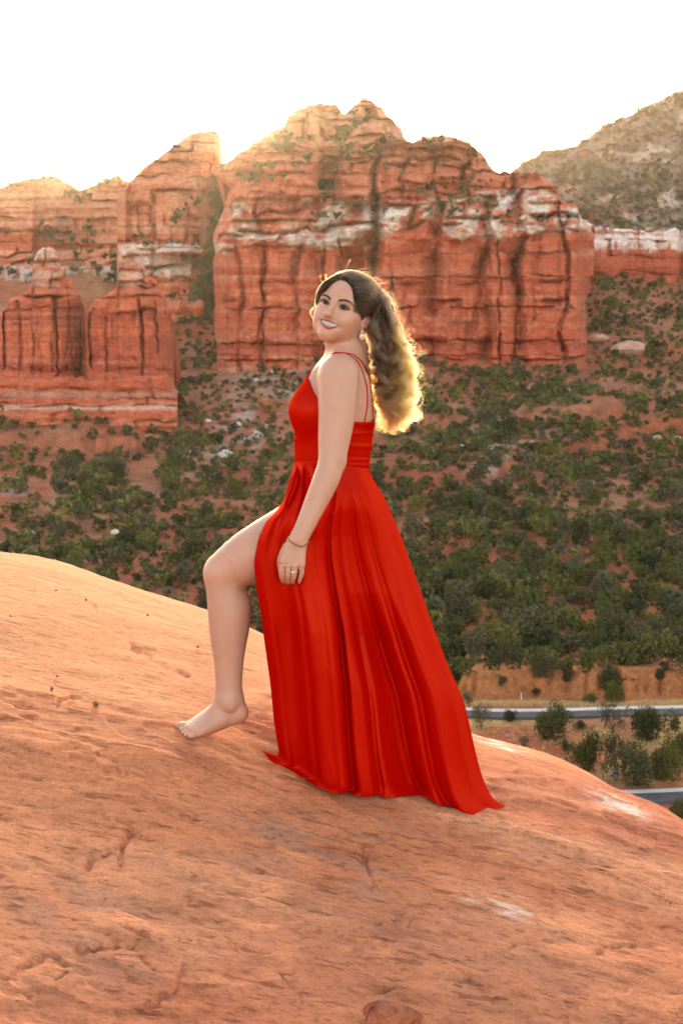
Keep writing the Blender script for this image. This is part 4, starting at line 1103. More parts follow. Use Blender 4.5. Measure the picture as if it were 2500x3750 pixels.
for rank, j in enumerate(order):
    r = rng
    kind = int(rng.choice(6, p=(0.22, 0.22, 0.18, 0.14, 0.14, 0.10)))
    if rank < n_ind and not hidden[j]:
        o = link('juniper_bush', KINDS_[kind], loc=tuple(Xs[j] - np.array([0, 0, 0.15])))
        s = SR[j]; sz_ = rng.uniform(0.8, 1.3)
        o.scale = (s, s * rng.uniform(0.85, 1.15), s * sz_); o.rotation_euler = (0, 0, rng.uniform(0, 6.28))
        tone_ = ('dark green', 'mid green', 'deep green', 'yellow green', 'olive', 'grey green')[kind]
        shape_ = 'tall' if sz_ > 1.13 else 'low' if sz_ < 0.97 else 'rounded'
        size_ = 'large' if s > 1.95 else ('small' if s < 1.4 else 'middling')
        if sx[j] > 1300:
            row = ('just above the orange road bank' if sy[j] > 2400 else 'low on the slope' if sy[j] > 2150 else 'halfway up the slope' if sy[j] > 1850 else 'high on the slope' if sy[j] > 1560 else 'near the main cliff foot')
            col_ = ('beside the dress' if sx[j] < 1750 else 'in the middle strip' if sx[j] < 2130 else 'towards the right edge')
            if row == 'near the main cliff foot': col_ = 'beside the hair' if sx[j] < 1750 else 'below the cliff' if sx[j] < 2130 else 'towards the right edge'
            props(o, f'{size_} {shape_} {tone_} juniper {row}, {col_}', 'bush', 'juniper bushes on the slope right of the dress')
        elif sx[j] > 600:
            row = 'just behind the rock crest' if sy[j] > 2000 else 'on the scree slope' if sy[j] > 1500 else 'in the gully'
            props(o, f'{size_} {shape_} {tone_} juniper {row} between buttes and woman', 'bush', 'juniper bushes between the buttes and the woman')
        else:
            row = 'just behind the rock crest' if sy[j] > 2000 else 'halfway up the red slope' if sy[j] > 1700 else 'close under the cliffs'
            props(o, f'{size_} {shape_} {tone_} juniper {row}, ' + ('near the left edge' if sx[j] < 300 else 'under the second butte'), 'bush', 'juniper bushes below the twin buttes')
    else:
        small.append((Xs[j], SR[j], kind))

# the many smaller ones on ledges, the grey hill and the far slopes
def pick(F, n, seed, x0, x1, y0, y1, rmin, rmax, thr=-9.0, centers=None, sink=0.3):
    rng = np.random.default_rng(seed)
    out = []
    px, py, P = F['px'], F['py'], F['P']
    nr, nc = px.shape
    tries = 0
    while len(out) < n and tries < n * 60:
        tries += 1
        if centers is not None:
            cx, cy, s1, s2 = centers[rng.integers(len(centers))]
            x, y = cx + rng.normal() * s1, cy + rng.normal() * s2
        else:
            x, y = rng.uniform(x0, x1), rng.uniform(y0, y1)
        c = int((x - px[0, 0]) / (px[0, -1] - px[0, 0]) * (nc - 1))
        if not 0 <= c < nc: continue
        t, b = F['top'][c], F['base'][c]
        if not t + 3 < y < b: continue
        r = int((b - y) / (b - t) * (nr - 1))
        if thr > -5 and noise3(x / 60, y / 40, 0.2, seed) < thr: continue
        rad = rng.uniform(rmin, rmax)
        out.append((P[r, c] - np.array([0, 0, sink * rad]), rad, int(rng.integers(6))))
    return out
small += pick(F_HILL, 620, 1, 1880, 2700, 300, 860, 0.7, 2.0, -0.55)
small += pick(F_HILL, 60, 2, 0, 0, 0, 0, 1.2, 2.6, centers=[(2215, 740, 50, 40), (2330, 760, 60, 40), (2120, 640, 40, 40), (2280, 780, 90, 25), (2440, 700, 60, 60)])
small += pick(F_HILL, 46, 12, 0, 0, 0, 0, 1.2, 2.2, centers=[(1930, 598, 30, 8), (2010, 562, 40, 8), (2130, 535, 30, 8), (2240, 455, 40, 10), (2350, 405, 40, 8), (2460, 360, 30, 10)])
small += pick(F_MAIN, 150, 3, 0, 0, 0, 0, 0.7, 2.0, centers=[(1205, 730, 30, 45), (1185, 690, 18, 25), (1240, 800, 20, 40), (1050, 500, 30, 12), (1290, 455, 14, 20), (1245, 500, 16, 20), (1365, 555, 24, 12), (1020, 540, 25, 12), (1270, 560, 14, 12), (940, 640, 25, 18), (1150, 600, 30, 12), (1000, 640, 25, 14)], sink=0.2)
small += pick(F_MAIN, 110, 4, 0, 0, 0, 0, 0.7, 1.7, centers=[(1560, 530, 30, 12), (1650, 520, 50, 14), (1740, 560, 20, 14), (1630, 750, 40, 20), (1720, 690, 30, 30), (1640, 780, 20, 15), (1880, 800, 22, 22), (1830, 760, 20, 25), (1500, 790, 60, 12), (1780, 790, 30, 15), (1560, 700, 30, 12), (2000, 790, 20, 10), (1330, 420, 30, 14), (1420, 500, 20, 25)], sink=0.2)
small += pick(F_SPIRE, 40, 5, 0, 0, 0, 0, 0.8, 1.8, centers=[(660, 790, 18, 22), (720, 740, 40, 8), (700, 890, 40, 10), (540, 885, 30, 10), (640, 540, 30, 10)], sink=0.2)
small += pick(F_RIDGE, 120, 6, 0, 0, 0, 0, 0.8, 2.2, centers=[(60, 1000, 60, 25), (300, 1010, 60, 30), (390, 1000, 40, 30), (230, 1000, 30, 40), (290, 720, 30, 10), (400, 665, 30, 6), (130, 655, 40, 6), (40, 680, 30, 8), (220, 870, 40, 40), (330, 870, 30, 30)], sink=0.2)
for k_, (cx, cy, s1, s2, n) in enumerate([(838, 760, 14, 50, 24), (815, 880, 20, 60, 60), (785, 1010, 34, 60, 90), (750, 1110, 50, 40, 70), (815, 800, 16, 90, 90)]):
    r2 = np.random.default_rng(900 + k_)
    for _ in range(n):
        x, y = cx + r2.normal() * s1, cy + r2.normal() * s2
        Yd = 511.0
        small.append((at(x, y, Yd), r2.uniform(1.0, 2.4), int(r2.integers(6))))
r6 = np.random.default_rng(66)
for _ in range(1700):
    x_ = r6.uniform(-1700, -340) if r6.random() < .5 else r6.uniform(2840, 4300)
    Y_ = terr_dist(r6.uniform(1060, 2540))
    X_ = (x_ - 1250) / F_PX * Y_
    small.append((np.array([X_, Y_, float(terr_z(X_, Y_))]), float(r6.lognormal(0.35, 0.35)), int(r6.integers(6))))
# gully floor that carries the last ones
def gully():
    v = np.linspace(0, 1, 90)[:, None]; u = np.linspace(-1, 1, 40)[None]
    py = 1200 + (640 - 1200) * v
    half = np.interp(v, [0, .25, .6, 1], [150, 100, 55, 28])
    PX = 800 - 40 * (1 - v) + 10 * np.sin(v * 5) + half * u
    PY = py + 12 * noise3(u * 3, v * 6, 0, 362)
    Yd = 514 + 10 * sstep(1050, 1200, PY) + 8 * u * u + 3 * fbm(PX / 30, PY / 30, 0, 3, 361)
    V = at(PX, PY, Yd)
    c = np.broadcast_to(np.array([0.26, 0.10, 0.06]), V.shape)
    me = mk_mesh('hillside', V.reshape(-1, 3), grid_faces(*V.shape[:2]), c.reshape(-1, 3), True, M_SOIL)
    props(link('hillside', me), kind='structure')
gully()

def join_bushes():
    lib = []
    for i, g in enumerate((0, 1, 2, 3, 5, 4)):
        lib.append([crown_arrays(700 + i * 7 + q, n_, s_, 8) + (GREENS[g],) for q, (n_, s_) in enumerate(((76, 0.285), (32, 0.42)))])
    Vs, Fs, Cs, off = [], [], [], 0
    r3 = np.random.default_rng(31)
    for P, R, kd in small:
        V, Fc, tone, g = lib[kd][0 if R * F_PX / P[1] > 11 and -400 < 1250 + F_PX * P[0] / P[1] < 2900 else 1]
        a = r3.uniform(0, 6.28); ca, sa = math.cos(a), math.sin(a)
        W = V * np.array([R, R, R * r3.uniform(0.85, 1.2)])
        W = np.stack([W[:, 0] * ca - W[:, 1] * sa, W[:, 0] * sa + W[:, 1] * ca, W[:, 2]], -1) + P - np.array([0, 0, 0.1])
        Vs.append(W); Fs.append(Fc + off); off += len(V)
        Cs.append(g[None] * tone[:, None] * r3.uniform(0.75, 1.25) * np.array([1, 1, r3.uniform(0.8, 1.3)]))
    me = mk_mesh('bushes', np.vstack(Vs), np.vstack(Fs), np.vstack(Cs), False, M_LEAF)
    props(link('bushes', me), 'many small dark green bushes dotted over cliffs, hill and slopes', 'bushes', None, 'stuff')
join_bushes()

# dry grass along the road
def dry_grass():
    r4 = np.random.default_rng(8)
    Vs, Fs, off = [], [], 0
    n = 1500
    x = r4.uniform(1600, 2700, n); y = np.where(r4.random(n) < 0.5, r4.uniform(2655, 2800, n), r4.uniform(2575, 2592, n))
    Y = terr_dist(y); X = (x - 1250) / F_PX * Y; Z = terr_z(X, Y)
    for X_, Y_, Z_ in zip(X, Y, Z):
        for b in range(5):
            a = r4.uniform(0, 6.28); h = r4.uniform(0.18, 0.42); sp = r4.uniform(0.05, 0.22)
            d = np.array([math.cos(a), math.sin(a), 0])
            o = np.array([X_, Y_, Z_ - 0.03]) + r4.normal(size=3) * np.array([.12, .12, 0])
            w = np.array([-d[1], d[0], 0]) * 0.03
            Vs += [o - w, o + w, o + d * sp + np.array([0, 0, h])]
            Fs.append((off, off + 1, off + 2)); off += 3
    me = mk_mesh('dry_grass', np.array(Vs), np.array(Fs), None, False, simple_mat('dry_grass', (0.55, 0.36, 0.15), 0.8))
    props(link('dry_grass', me), 'dry golden grass growing along both sides of the road', 'grass', None, 'stuff')
dry_grass()

# ------------------------------------------------------------------ the woman: signed distance field + surface nets
class Field:
    def __init__(self, xs, ys, zs):
        self.x, self.y, self.z = xs, ys, zs
        self.F = np.full((len(xs), len(ys), len(zs)), 1.0, np.float32)
    def box(self, lo, hi):
        s = []
        for a, l, h in ((self.x, lo[0], hi[0]), (self.y, lo[1], hi[1]), (self.z, lo[2], hi[2])):
            s.append(slice(max(0, int(np.searchsorted(a, l)) - 1), min(len(a), int(np.searchsorted(a, h)) + 1)))
        return tuple(s)
    def grid(self, s):
        return (self.x[s[0]][:, None, None].astype(np.float32), self.y[s[1]][None, :, None].astype(np.float32), self.z[s[2]][None, None, :].astype(np.float32))
    def union(self, s, d, k):
        f = self.F[s]
        if k > 0:
            h = np.maximum(k - np.abs(f - d), 0) / k
            self.F[s] = np.minimum(f, d) - h * h * k * 0.25
        else: self.F[s] = np.minimum(f, d)
    def cut(self, s, d, k):
        f = self.F[s]
        h = np.maximum(k - np.abs(f + d), 0) / k
        self.F[s] = np.maximum(f, -d) + h * h * k * 0.25
    def cone(self, a, b, ra, rb, k=0.02, sub=False):
        a, b = np.asarray(a, float), np.asarray(b, float)
        m = max(ra, rb) + k + 0.012
        s = self.box(np.minimum(a, b) - m, np.maximum(a, b) + m)
        X, Y, Z = self.grid(s)
        d = b - a; L2 = float(d @ d) + 1e-12
        t = np.clip(((X - a[0]) * d[0] + (Y - a[1]) * d[1] + (Z - a[2]) * d[2]) / L2, 0, 1)
        D = np.sqrt((X - a[0] - t * d[0]) ** 2 + (Y - a[1] - t * d[1]) ** 2 + (Z - a[2] - t * d[2]) ** 2) - (ra + (rb - ra) * t)
        (self.cut if sub else self.union)(s, D, k)
    def ell(self, c, r, k=0.02, R=None, sub=False):
        c, r = np.asarray(c, float), np.asarray(r, float)
        m = r.max() + k + 0.012
        s = self.box(c - m, c + m)
        X, Y, Z = self.grid(s)
        X, Y, Z = X - c[0], Y - c[1], Z - c[2]
        if R is not None:
            X, Y, Z = (X * R[0, i] + Y * R[1, i] + Z * R[2, i] for i in range(3))
        k0 = np.sqrt((X / r[0]) ** 2 + (Y / r[1]) ** 2 + (Z / r[2]) ** 2)
        k1 = np.sqrt((X / r[0] ** 2) ** 2 + (Y / r[1] ** 2) ** 2 + (Z / r[2] ** 2) ** 2) + 1e-9
        D = k0 * (k0 - 1.0) / k1
        (self.cut if sub else self.union)(s, D, k)
    def chain(self, P, r, k=0.02):
        """one limb: a run of round cones along a smooth curve, joined to the rest softly"""
        Q = catmull(np.column_stack([np.array(P, float), np.array(r, float)]), 4 * (len(P) - 1) + 1)
        P, r = Q[:, :3], Q[:, 3]
        m = r.max() + k + 0.012
        s = self.box(P.min(0) - m, P.max(0) + m)
        X, Y, Z = self.grid(s)
        D = np.full(self.F[s].shape, 1.0, np.float32)
        for i in range(len(P) - 1):
            a, b = P[i], P[i + 1]
            mm = max(r[i], r[i + 1]) + k + 0.012
            t3 = self.box(np.minimum(a, b) - mm, np.maximum(a, b) + mm)
            u = tuple(slice(max(0, t3[q].start - s[q].start), max(0, t3[q].stop - s[q].start)) for q in range(3))
            x, y, z = X[u[0]], Y[:, u[1]], Z[:, :, u[2]]
            d = b - a; L2 = float(d @ d) + 1e-12
            t = np.clip(((x - a[0]) * d[0] + (y - a[1]) * d[1] + (z - a[2]) * d[2]) / L2, 0, 1)
            e = np.sqrt((x - a[0] - t * d[0]) ** 2 + (y - a[1] - t * d[1]) ** 2 + (z - a[2] - t * d[2]) ** 2) - (r[i] + (r[i + 1] - r[i]) * t)
            D[u] = np.minimum(D[u], e)
        self.union(s, D, k)
    def sample(self, P):
        P = np.asarray(P, float)
        idx = []; w = []
        for i, a in enumerate((self.x, self.y, self.z)):
            j = np.clip(np.searchsorted(a, P[..., i]) - 1, 0, len(a) - 2)
            idx.append(j); w.append(np.clip((P[..., i] - a[j]) / (a[j + 1] - a[j]), 0, 1))
        (i, j, k), (u, v, t) = idx, w
        o = 0
        for di in (0, 1):
            for dj in (0, 1):
                for dk in (0, 1):
                    o = o + self.F[i + di, j + dj, k + dk] * (u if di else 1 - u) * (v if dj else 1 - v) * (t if dk else 1 - t)
        return o
    def normal(self, P, e=0.003):
        g = np.stack([self.sample(P + np.eye(3)[i] * e) - self.sample(P - np.eye(3)[i] * e) for i in range(3)], -1)
        return g / (np.linalg.norm(g, axis=-1, keepdims=True) + 1e-9)
    def ray(self, px, py, y0, y1, n=420):
        """first surface point along the camera rays through photo pixels"""
        px, py = np.broadcast_arrays(np.asarray(px, float), np.asarray(py, float))
        Y = np.linspace(y0, y1, n)
        P = at(px[..., None], py[..., None], Y)
        f = self.sample(P)
        neg = f < 0
        i = np.argmax(neg, -1); i = np.where(neg.any(-1), np.maximum(i, 1), n // 2)
        fa = np.take_along_axis(f, (i - 1)[..., None], -1)[..., 0]; fb = np.take_along_axis(f, i[..., None], -1)[..., 0]
        t = np.clip(fa / (fa - fb + 1e-9), 0, 1)
        return at(px, py, Y[i - 1] + t * (Y[1] - Y[0])), neg.any(-1)
    def nets(self):
        F = self.F
        nx, ny, nz = F.shape
        ins = F < 0
        cnt = np.zeros((nx - 1, ny - 1, nz - 1), np.uint8)
        for i in (0, 1):
            for j in (0, 1):
                for k in (0, 1):
                    cnt += ins[i:nx - 1 + i, j:ny - 1 + j, k:nz - 1 + k]
        act = np.flatnonzero((cnt > 0) & (cnt < 8))
        del cnt
        ci, cj, ck = np.unravel_index(act, (nx - 1, ny - 1, nz - 1))
        cor = np.array([(i, j, k) for i in (0, 1) for j in (0, 1) for k in (0, 1)])
        val = np.stack([F[ci + c[0], cj + c[1], ck + c[2]] for c in cor], 1).astype(float)
        acc = np.zeros((len(act), 3)); num = np.zeros(len(act))
        for a in range(8):
            for b in range(a + 1, 8):
                if np.abs(cor[a] - cor[b]).sum() != 1: continue
                m = (val[:, a] < 0) != (val[:, b] < 0)
                t = val[m, a] / (val[m, a] - val[m, b])
                acc[m] += cor[a] + t[:, None] * (cor[b] - cor[a])
                num[m] += 1
        o = acc / num[:, None]
        V = np.stack([self.x[ci] + o[:, 0] * (self.x[ci + 1] - self.x[ci]), self.y[cj] + o[:, 1] * (self.y[cj + 1] - self.y[cj]), self.z[ck] + o[:, 2] * (self.z[ck + 1] - self.z[ck])], -1)
        cs = (nx - 1, ny - 1, nz - 1)
        Fq = []
        for ax in range(3):
            sl0 = [slice(None)] * 3; sl1 = [slice(None)] * 3
            sl0[ax] = slice(0, -1); sl1[ax] = slice(1, None)
            a, b = ins[tuple(sl0)], ins[tuple(sl1)]
            e = np.argwhere(a != b)
            o1, o2 = [(1, 2), (2, 0), (0, 1)][ax]
            ok = (e[:, o1] > 0) & (e[:, o2] > 0) & (e[:, o1] < F.shape[o1] - 1) & (e[:, o2] < F.shape[o2] - 1)
            e = e[ok]
            flip = a[e[:, 0], e[:, 1], e[:, 2]]
            q = []
            for d1, d2 in ((1, 1), (0, 1), (0, 0), (1, 0)):
                c = e.copy(); c[:, o1] -= d1; c[:, o2] -= d2
                q.append(np.searchsorted(act, np.ravel_multi_index((c[:, 0], c[:, 1], c[:, 2]), cs)))
            q = np.stack(q, -1)
            q[~flip] = q[~flip][:, ::-1]
            Fq.append(q)
        return V, np.vstack(Fq)

def axis(*segs):
    """piecewise spacing: (start, end, step) ..."""
    out = []
    for a, b, st in segs:
        n = max(2, int(round(abs(b - a) / st)) + 1)
        out.append(np.linspace(a, b, n))
    v = np.concatenate(out)
    v = np.sort(v)
    return v[np.concatenate([[True], np.diff(v) > 1e-5])]

YC = 4.41
zrow = lambda py, Y=YC: -(py - HZ) / F_PX * Y
xcol = lambda px, Y=YC: (px - 1250) / F_PX * Y
XS = axis((xcol(600), xcol(990), 0.0040), (xcol(990), xcol(1430), 0.0024))
YS = axis((4.05, 4.46, 0.0024), (4.46, 4.76, 0.0065))
ZS = axis((zrow(3000), zrow(2730), 0.0065), (zrow(2730), zrow(2560), 0.0027), (zrow(2560), zrow(2140), 0.0052), (zrow(2140), zrow(1940), 0.0023), (zrow(1940), zrow(1270), 0.0048), (zrow(1270), zrow(955), 0.0018))
B = Field(XS, YS, ZS)
def pr(px, py, Y): return at(px, py, Y)
def R_(r, Y=YC): return r / F_PX * Y

# ---- torso
def torso(T, off=0.0):
    T.ell(pr(1235, 1470, 4.42), (R_(112), 0.150, 0.150), 0.02)
    T.ell(pr(1222, 1585, 4.42), (R_(136), 0.138, 0.130), 0.03)
    T.ell(pr(1214, 1700, 4.42), (R_(128), 0.128, 0.15), 0.03)
    T.ell(pr(1232, 1850, 4.44), (R_(138), 0.118, 0.130), 0.04)
    T.cone(pr(1250, 1390, 4.42), pr(1268, 1500, 4.42), R_(88), R_(98), 0.03)            # upper back
    T.ell(pr(1136, 1508, 4.345), (R_(68), 0.066, 0.072), 0.035)
    T.ell(pr(1134, 1508, 4.485), (R_(68), 0.066, 0.072), 0.035)
    T.cone(pr(1172, 1386, 4.355), pr(1138, 1500, 4.345), R_(38), R_(58), 0.03)
    T.cone(pr(1172, 1386, 4.475), pr(1138, 1500, 4.485), R_(38), R_(58), 0.03)
torso(B)
# shoulder blade and armpit at the near side
B.cone(pr(1312, 1400, 4.34), pr(1318, 1520, 4.35), R_(44), R_(40), 0.03)
# neck and shoulders
B.chain([pr(1248, 1205, 4.395), pr(1262, 1280, 4.405), pr(1270, 1350, 4.42)], [R_(58), R_(68), R_(80)], 0.018)
B.cone(pr(1284, 1300, 4.41), pr(1240, 1366, 4.29), R_(46), R_(66), 0.03)
B.cone(pr(1280, 1310, 4.42), pr(1225, 1375, 4.55), R_(46), R_(56), 0.035)
B.cone(pr(1238, 1340, 4.42), pr(1205, 1430, 4.42), R_(44), R_(70), 0.03)
# near arm
arm = [(1237, 1386, 4.272, 75), (1234, 1500, 4.252, 69), (1224, 1600, 4.232, 60), (1213, 1690, 4.212, 49), (1194, 1755, 4.195, 48.5), (1160, 1830, 4.175, 43), (1120, 1920, 4.150, 36.5), (1090, 1978, 4.135, 34)]
B.chain([pr(a, b, c) for a, b, c, r in arm], [R_(r, c) for a, b, c, r in arm], 0.018)
B.ell(pr(1246, 1692, 4.215), (0.013, 0.016, 0.02), 0.02)
# far arm, hanging on the hidden side
arm2 = [(1225, 1385, 4.565, 66), (1228, 1500, 4.595, 60), (1226, 1690, 4.615, 46), (1215, 1830, 4.62, 40), (1206, 1960, 4.62, 32)]
B.chain([pr(a, b, c) for a, b, c, r in arm2], [R_(r, c) for a, b, c, r in arm2], 0.02)
B.cone(pr(1205, 1975, 4.62), pr(1200, 2060, 4.62), 0.026, 0.024, 0.02)
for i in range(4): B.cone(pr(1172 + 19 * i, 2060, 4.62), pr(1172 + 19 * i, 2130, 4.63), 0.0095, 0.008, 0.006)
# near hand
YH = 4.122
KN = [(1037, 2056), (1058, 2060), (1081, 2064), (1104, 2064)]
WR = [(1068, 1990), (1079, 1986), (1091, 1988), (1102, 1994)]
for (kx, ky), (wx, wy) in zip(KN, WR):
    B.cone(pr(wx, wy, 4.134), pr(kx, ky, YH), R_(21, YH), R_(13.5, YH), 0.012)
FG = [((1034, 2060, 0), (1031, 2098, .004), (1036, 2122, .020), (1041, 2132, .036), 11.6), ((1057, 2064, -.002), (1053, 2104, .0), (1053, 2126, .018), (1056, 2135, .036), 11.6),
      ((1081, 2066, -.001), (1077, 2104, .002), (1072, 2126, .020), (1073, 2134, .036), 11.2), ((1104, 2066, .002), (1104, 2096, .004), (1099, 2118, .012), (1095, 2132, .020), 9.8)]
hand_f = Field(XS, YS, ZS[(ZS > zrow(2160)) & (ZS < zrow(2030))])
for a, b, c, d, r in FG:
    P = [pr(q[0], q[1], YH + q[2]) for q in (a, b, c, d)]
    hand_f.chain(P, [R_(r, YH), R_(r * 0.98, YH), R_(r * 0.86, YH), R_(r * 0.66, YH)], 0.004)
    B_knuckle = P[0]
zi = np.searchsorted(ZS, hand_f.z[0])
s_ = (slice(None), slice(None), slice(zi, zi + len(hand_f.z)))
# fingers join the palm softly but stay parted from each other
f_ = B.F[s_]; d_ = hand_f.F; k_ = 0.010
h_ = np.maximum(k_ - np.abs(f_ - d_), 0) / k_
B.F[s_] = np.minimum(f_, d_) - h_ * h_ * k_ * 0.25
del hand_f, f_, d_, h_
B.chain([pr(1052, 2002, 4.150), pr(1030, 2042, 4.158), pr(1027, 2072, 4.166), pr(1031, 2096, 4.172)], [R_(17), R_(13), R_(11), R_(8)], 0.010)
# bent front leg
leg = [(1190, 1884, 4.390, 108), (1010, 1996, 4.316, 114), (905, 2046, 4.30, 97), (822, 2092, 4.295, 73)]
B.chain([pr(a, b, c) for a, b, c, r in leg], [R_(r, c) for a, b, c, r in leg], 0.025)
shin = [(818, 2104, 4.293, 70), (829, 2172, 4.295, 72), (838, 2240, 4.297, 77), (838, 2320, 4.297, 70), (838, 2420, 4.295, 54.5), (838, 2505, 4.293, 48.5), (838, 2555, 4.293, 49)]
B.chain([pr(a, b, c) for a, b, c, r in shin], [R_(r, c) for a, b, c, r in shin], 0.016)
B.cone(pr(866, 2215, 4.30), pr(862, 2300, 4.30), R_(49), R_(40), 0.02)
# foot: on the ball, heel raised
B.cone(pr(846, 2552, 4.293), pr(873, 2606, 4.295), R_(40), R_(34), 0.016)
B.cone(pr(838, 2560, 4.293), pr(800, 2612, 4.292), R_(46), R_(40), 0.014)
B.cone(pr(872, 2612, 4.295), pr(770, 2662, 4.285), R_(33), R_(26), 0.014)
B.ell(pr(843, 2583, 4.258), (0.015, 0.010, 0.017), 0.014)
MT = [((800, 2606, 4.312), (694, 2659, 4.338), 34, 19), ((800, 2610, 4.302), (694, 2666, 4.316), 33, 17), ((800, 2616, 4.292), (701, 2672, 4.298), 31, 16.5), ((805, 2624, 4.282), (712, 2677, 4.281), 30, 16.5), ((812, 2634, 4.274), (728, 2682, 4.264), 28, 17)]
for a, b, ra, rb in MT: B.cone(pr(*a), pr(*b), R_(ra), R_(rb), 0.012)
TOE = [((692, 2658, 4.340), (660, 2660, 4.344), 15, 15.5), ((690, 2668, 4.317), (668, 2672, 4.320), 10.5, 10), ((697, 2676, 4.300), (673, 2684, 4.301), 10.5, 9.5), ((708, 2682, 4.283), (684, 2692, 4.283), 10.5, 9.5), ((724, 2686, 4.266), (700, 2696, 4.264), 11.5, 10)]
for a, b, ra, rb in TOE: B.cone(pr(*a), pr(*b), R_(ra), R_(rb), 0.004)
# standing leg inside the skirt
leg2 = [(1290, 1890, 4.49, 125), (1300, 2120, 4.50, 92), (1310, 2330, 4.50, 62), (1335, 2480, 4.50, 62), (1352, 2700, 4.50, 42), (1356, 2790, 4.50, 40)]
B.chain([pr(a, b, c) for a, b, c, r in leg2], [R_(r, c) for a, b, c, r in leg2], 0.03)
B.cone(pr(1366, 2818, 4.50), pr(1230, 2800, 4.50), 0.034, 0.026, 0.02)

# ---- head
YAW, ROLL, PIT = math.radians(30), math.radians(16.5), math.radians(1)
def head_axes():
    F = np.array([-math.sin(YAW), -math.cos(YAW), 0.0]); U = np.array([0, 0, 1.0]); L = np.array([math.cos(YAW), -math.sin(YAW), 0.0])
    c, s = math.cos(PIT), math.sin(PIT)
    F, U = c * F + s * U, c * U - s * F
    c, s = math.cos(ROLL), math.sin(ROLL)
    rot = lambda v: np.array([c * v[0] + s * v[2], v[1], -s * v[0] + c * v[2]])
    return np.stack([rot(L), rot(F), rot(U)], 1)      # columns: left, forward, up
HA = head_axes()
HO = pr(1223, 1117, 4.335) - HA @ np.array([0, 0.082, 0.0])
def hp(l, f, u): return HO + HA @ np.array([l, f, u])
def hloc(P): return (np.asarray(P) - HO) @ HA
def E(c, r, k=0.02, sub=False): B.ell(hp(*c), r, k, HA, sub)
def C(a, b, ra, rb, k=0.015, sub=False): B.cone(hp(*a), hp(*b), ra, rb, k, sub)
E((0, -0.014, 0.032), (0.072, 0.090, 0.076), 0.02)
E((0, 0.032, 0.036), (0.060, 0.056, 0.056), 0.03)
E((0, 0.030, -0.026), (0.0595, 0.056, 0.062), 0.03)
for s in (-1, 1):
    C((s * 0.049, 0.004, -0.042), (s * 0.011, 0.072, -0.089), 0.012, 0.014, 0.028)
    E((s * 0.043, 0.044, -0.058), (0.015, 0.026, 0.023), 0.03)
    E((s * 0.051, 0.044, 0.012), (0.018, 0.026, 0.030), 0.025)
    E((s * (0.041 if s > 0 else 0.036), 0.060, -0.034), (0.025, 0.024, 0.023), 0.026)
    E((s * 0.050, 0.034, -0.020), (0.018, 0.03, 0.024), 0.02)
    E((s * 0.033, 0.072, 0.016), (0.022, 0.013, 0.008), 0.016)
E((0, 0.062, -0.067), (0.036, 0.030, 0.028), 0.024)           # muzzle
E((0, 0.074, -0.094), (0.017, 0.016, 0.013), 0.022)           # chin
for s in (-1, 1): E((s * 0.0315, 0.0955, -0.001), (0.019, 0.0145, 0.0125), 0.014, True)      # sockets
for s in (-1, 1): E((s * 0.0315, 0.0735, -0.001), (0.0155, 0.0145, 0.0125), 0.006)           # lids
C((0, 0.084, 0.008), (0, 0.1025, -0.030), 0.0072, 0.0085, 0.012)
E((0, 0.1025, -0.0335), (0.0100, 0.0095, 0.0085), 0.010)
for s in (-1, 1): E((s * 0.0122, 0.0915, -0.0390), (0.0072, 0.0100, 0.0070), 0.008)
for s in (-1, 1): E((s * 0.0065, 0.0980, -0.0455), (0.0032, 0.0045, 0.0035), 0.004, True)     # nostrils
E((0, 0.089, -0.0520), (0.006, 0.006, 0.010), 0.008)
# smile folds: shallow grooves beside the mouth
for s, q in ((-1, 0.0022), (1, 0.0042)): C((s * 0.021, 0.1005, -0.043), (s * 0.0405, 0.084, -0.064), q * 0.8, q, 0.014, True)
E((-0.043, 0.050, -0.050), (0.019, 0.026, 0.038), 0.03)
# ear
for s in (-1, 1):
    E((s * 0.0735, -0.006, -0.018), (0.0075, 0.0165, 0.0245), 0.008)
    C((s * 0.0715, 0.002, -0.036), (s * 0.071, 0.001, -0.043), 0.0080, 0.0062, 0.006)
    E((s * 0.0815, -0.004, -0.018), (0.0065, 0.0085, 0.0150), 0.006, True)
# jaw to neck
C((0, 0.022, -0.070), (0, -0.020, -0.105), 0.028, 0.036, 0.03)

V_, Q_ = B.nets()
# one pass of smoothing
def smooth(V, Q, n=1, lam=0.5):
    for _ in range(n):
        A = np.zeros_like(V); c = np.zeros(len(V))
        for i in range(4):
            np.add.at(A, Q[:, i], V[Q[:, (i + 1) % 4]] + V[Q[:, (i + 3) % 4]]); np.add.at(c, Q[:, i], 2)
        V = V + lam * (A / c[:, None] - V)
    return V
V_ = smooth(V_, Q_, 2, 0.5)
vpx, vpy = to_px(V_)
VN = B.normal(V_)

# ---- skin colours and make-up, plus shade painted into hollows and creases
SKIN = np.array([0.52, 0.255, 0.182])
skin = np.broadcast_to(SKIN, V_.shape).copy()
skin = lerp(skin, np.array([0.58, 0.225, 0.15])[None], (0.22 * sstep(-0.1, 0.5, fbm(V_[:, 0] * 14, V_[:, 1] * 14, V_[:, 2] * 14, 3, 403)))[:, None])
skin = skin * (1 + 0.07 * fbm(V_[:, 0] * 60, V_[:, 1] * 40, V_[:, 2] * 40, 3, 401))[:, None]
front = (VN[:, 1] < 0.35) & (V_[:, 1] < HO[1] + 0.02)
def tint(mask, col, amt):
    global skin
    m = np.clip(mask * amt, 0, 1)[:, None]
    skin = lerp(skin, np.array(col)[None], m)
def gpx(cx, cy, sx, sy, ang=0.0):
    c, s = math.cos(ang), math.sin(ang)
    u = (vpx - cx) * c + (vpy - cy) * s; v = -(vpx - cx) * s + (vpy - cy) * c
    return np.exp(-(u / sx) ** 2 - (v / sy) ** 2)
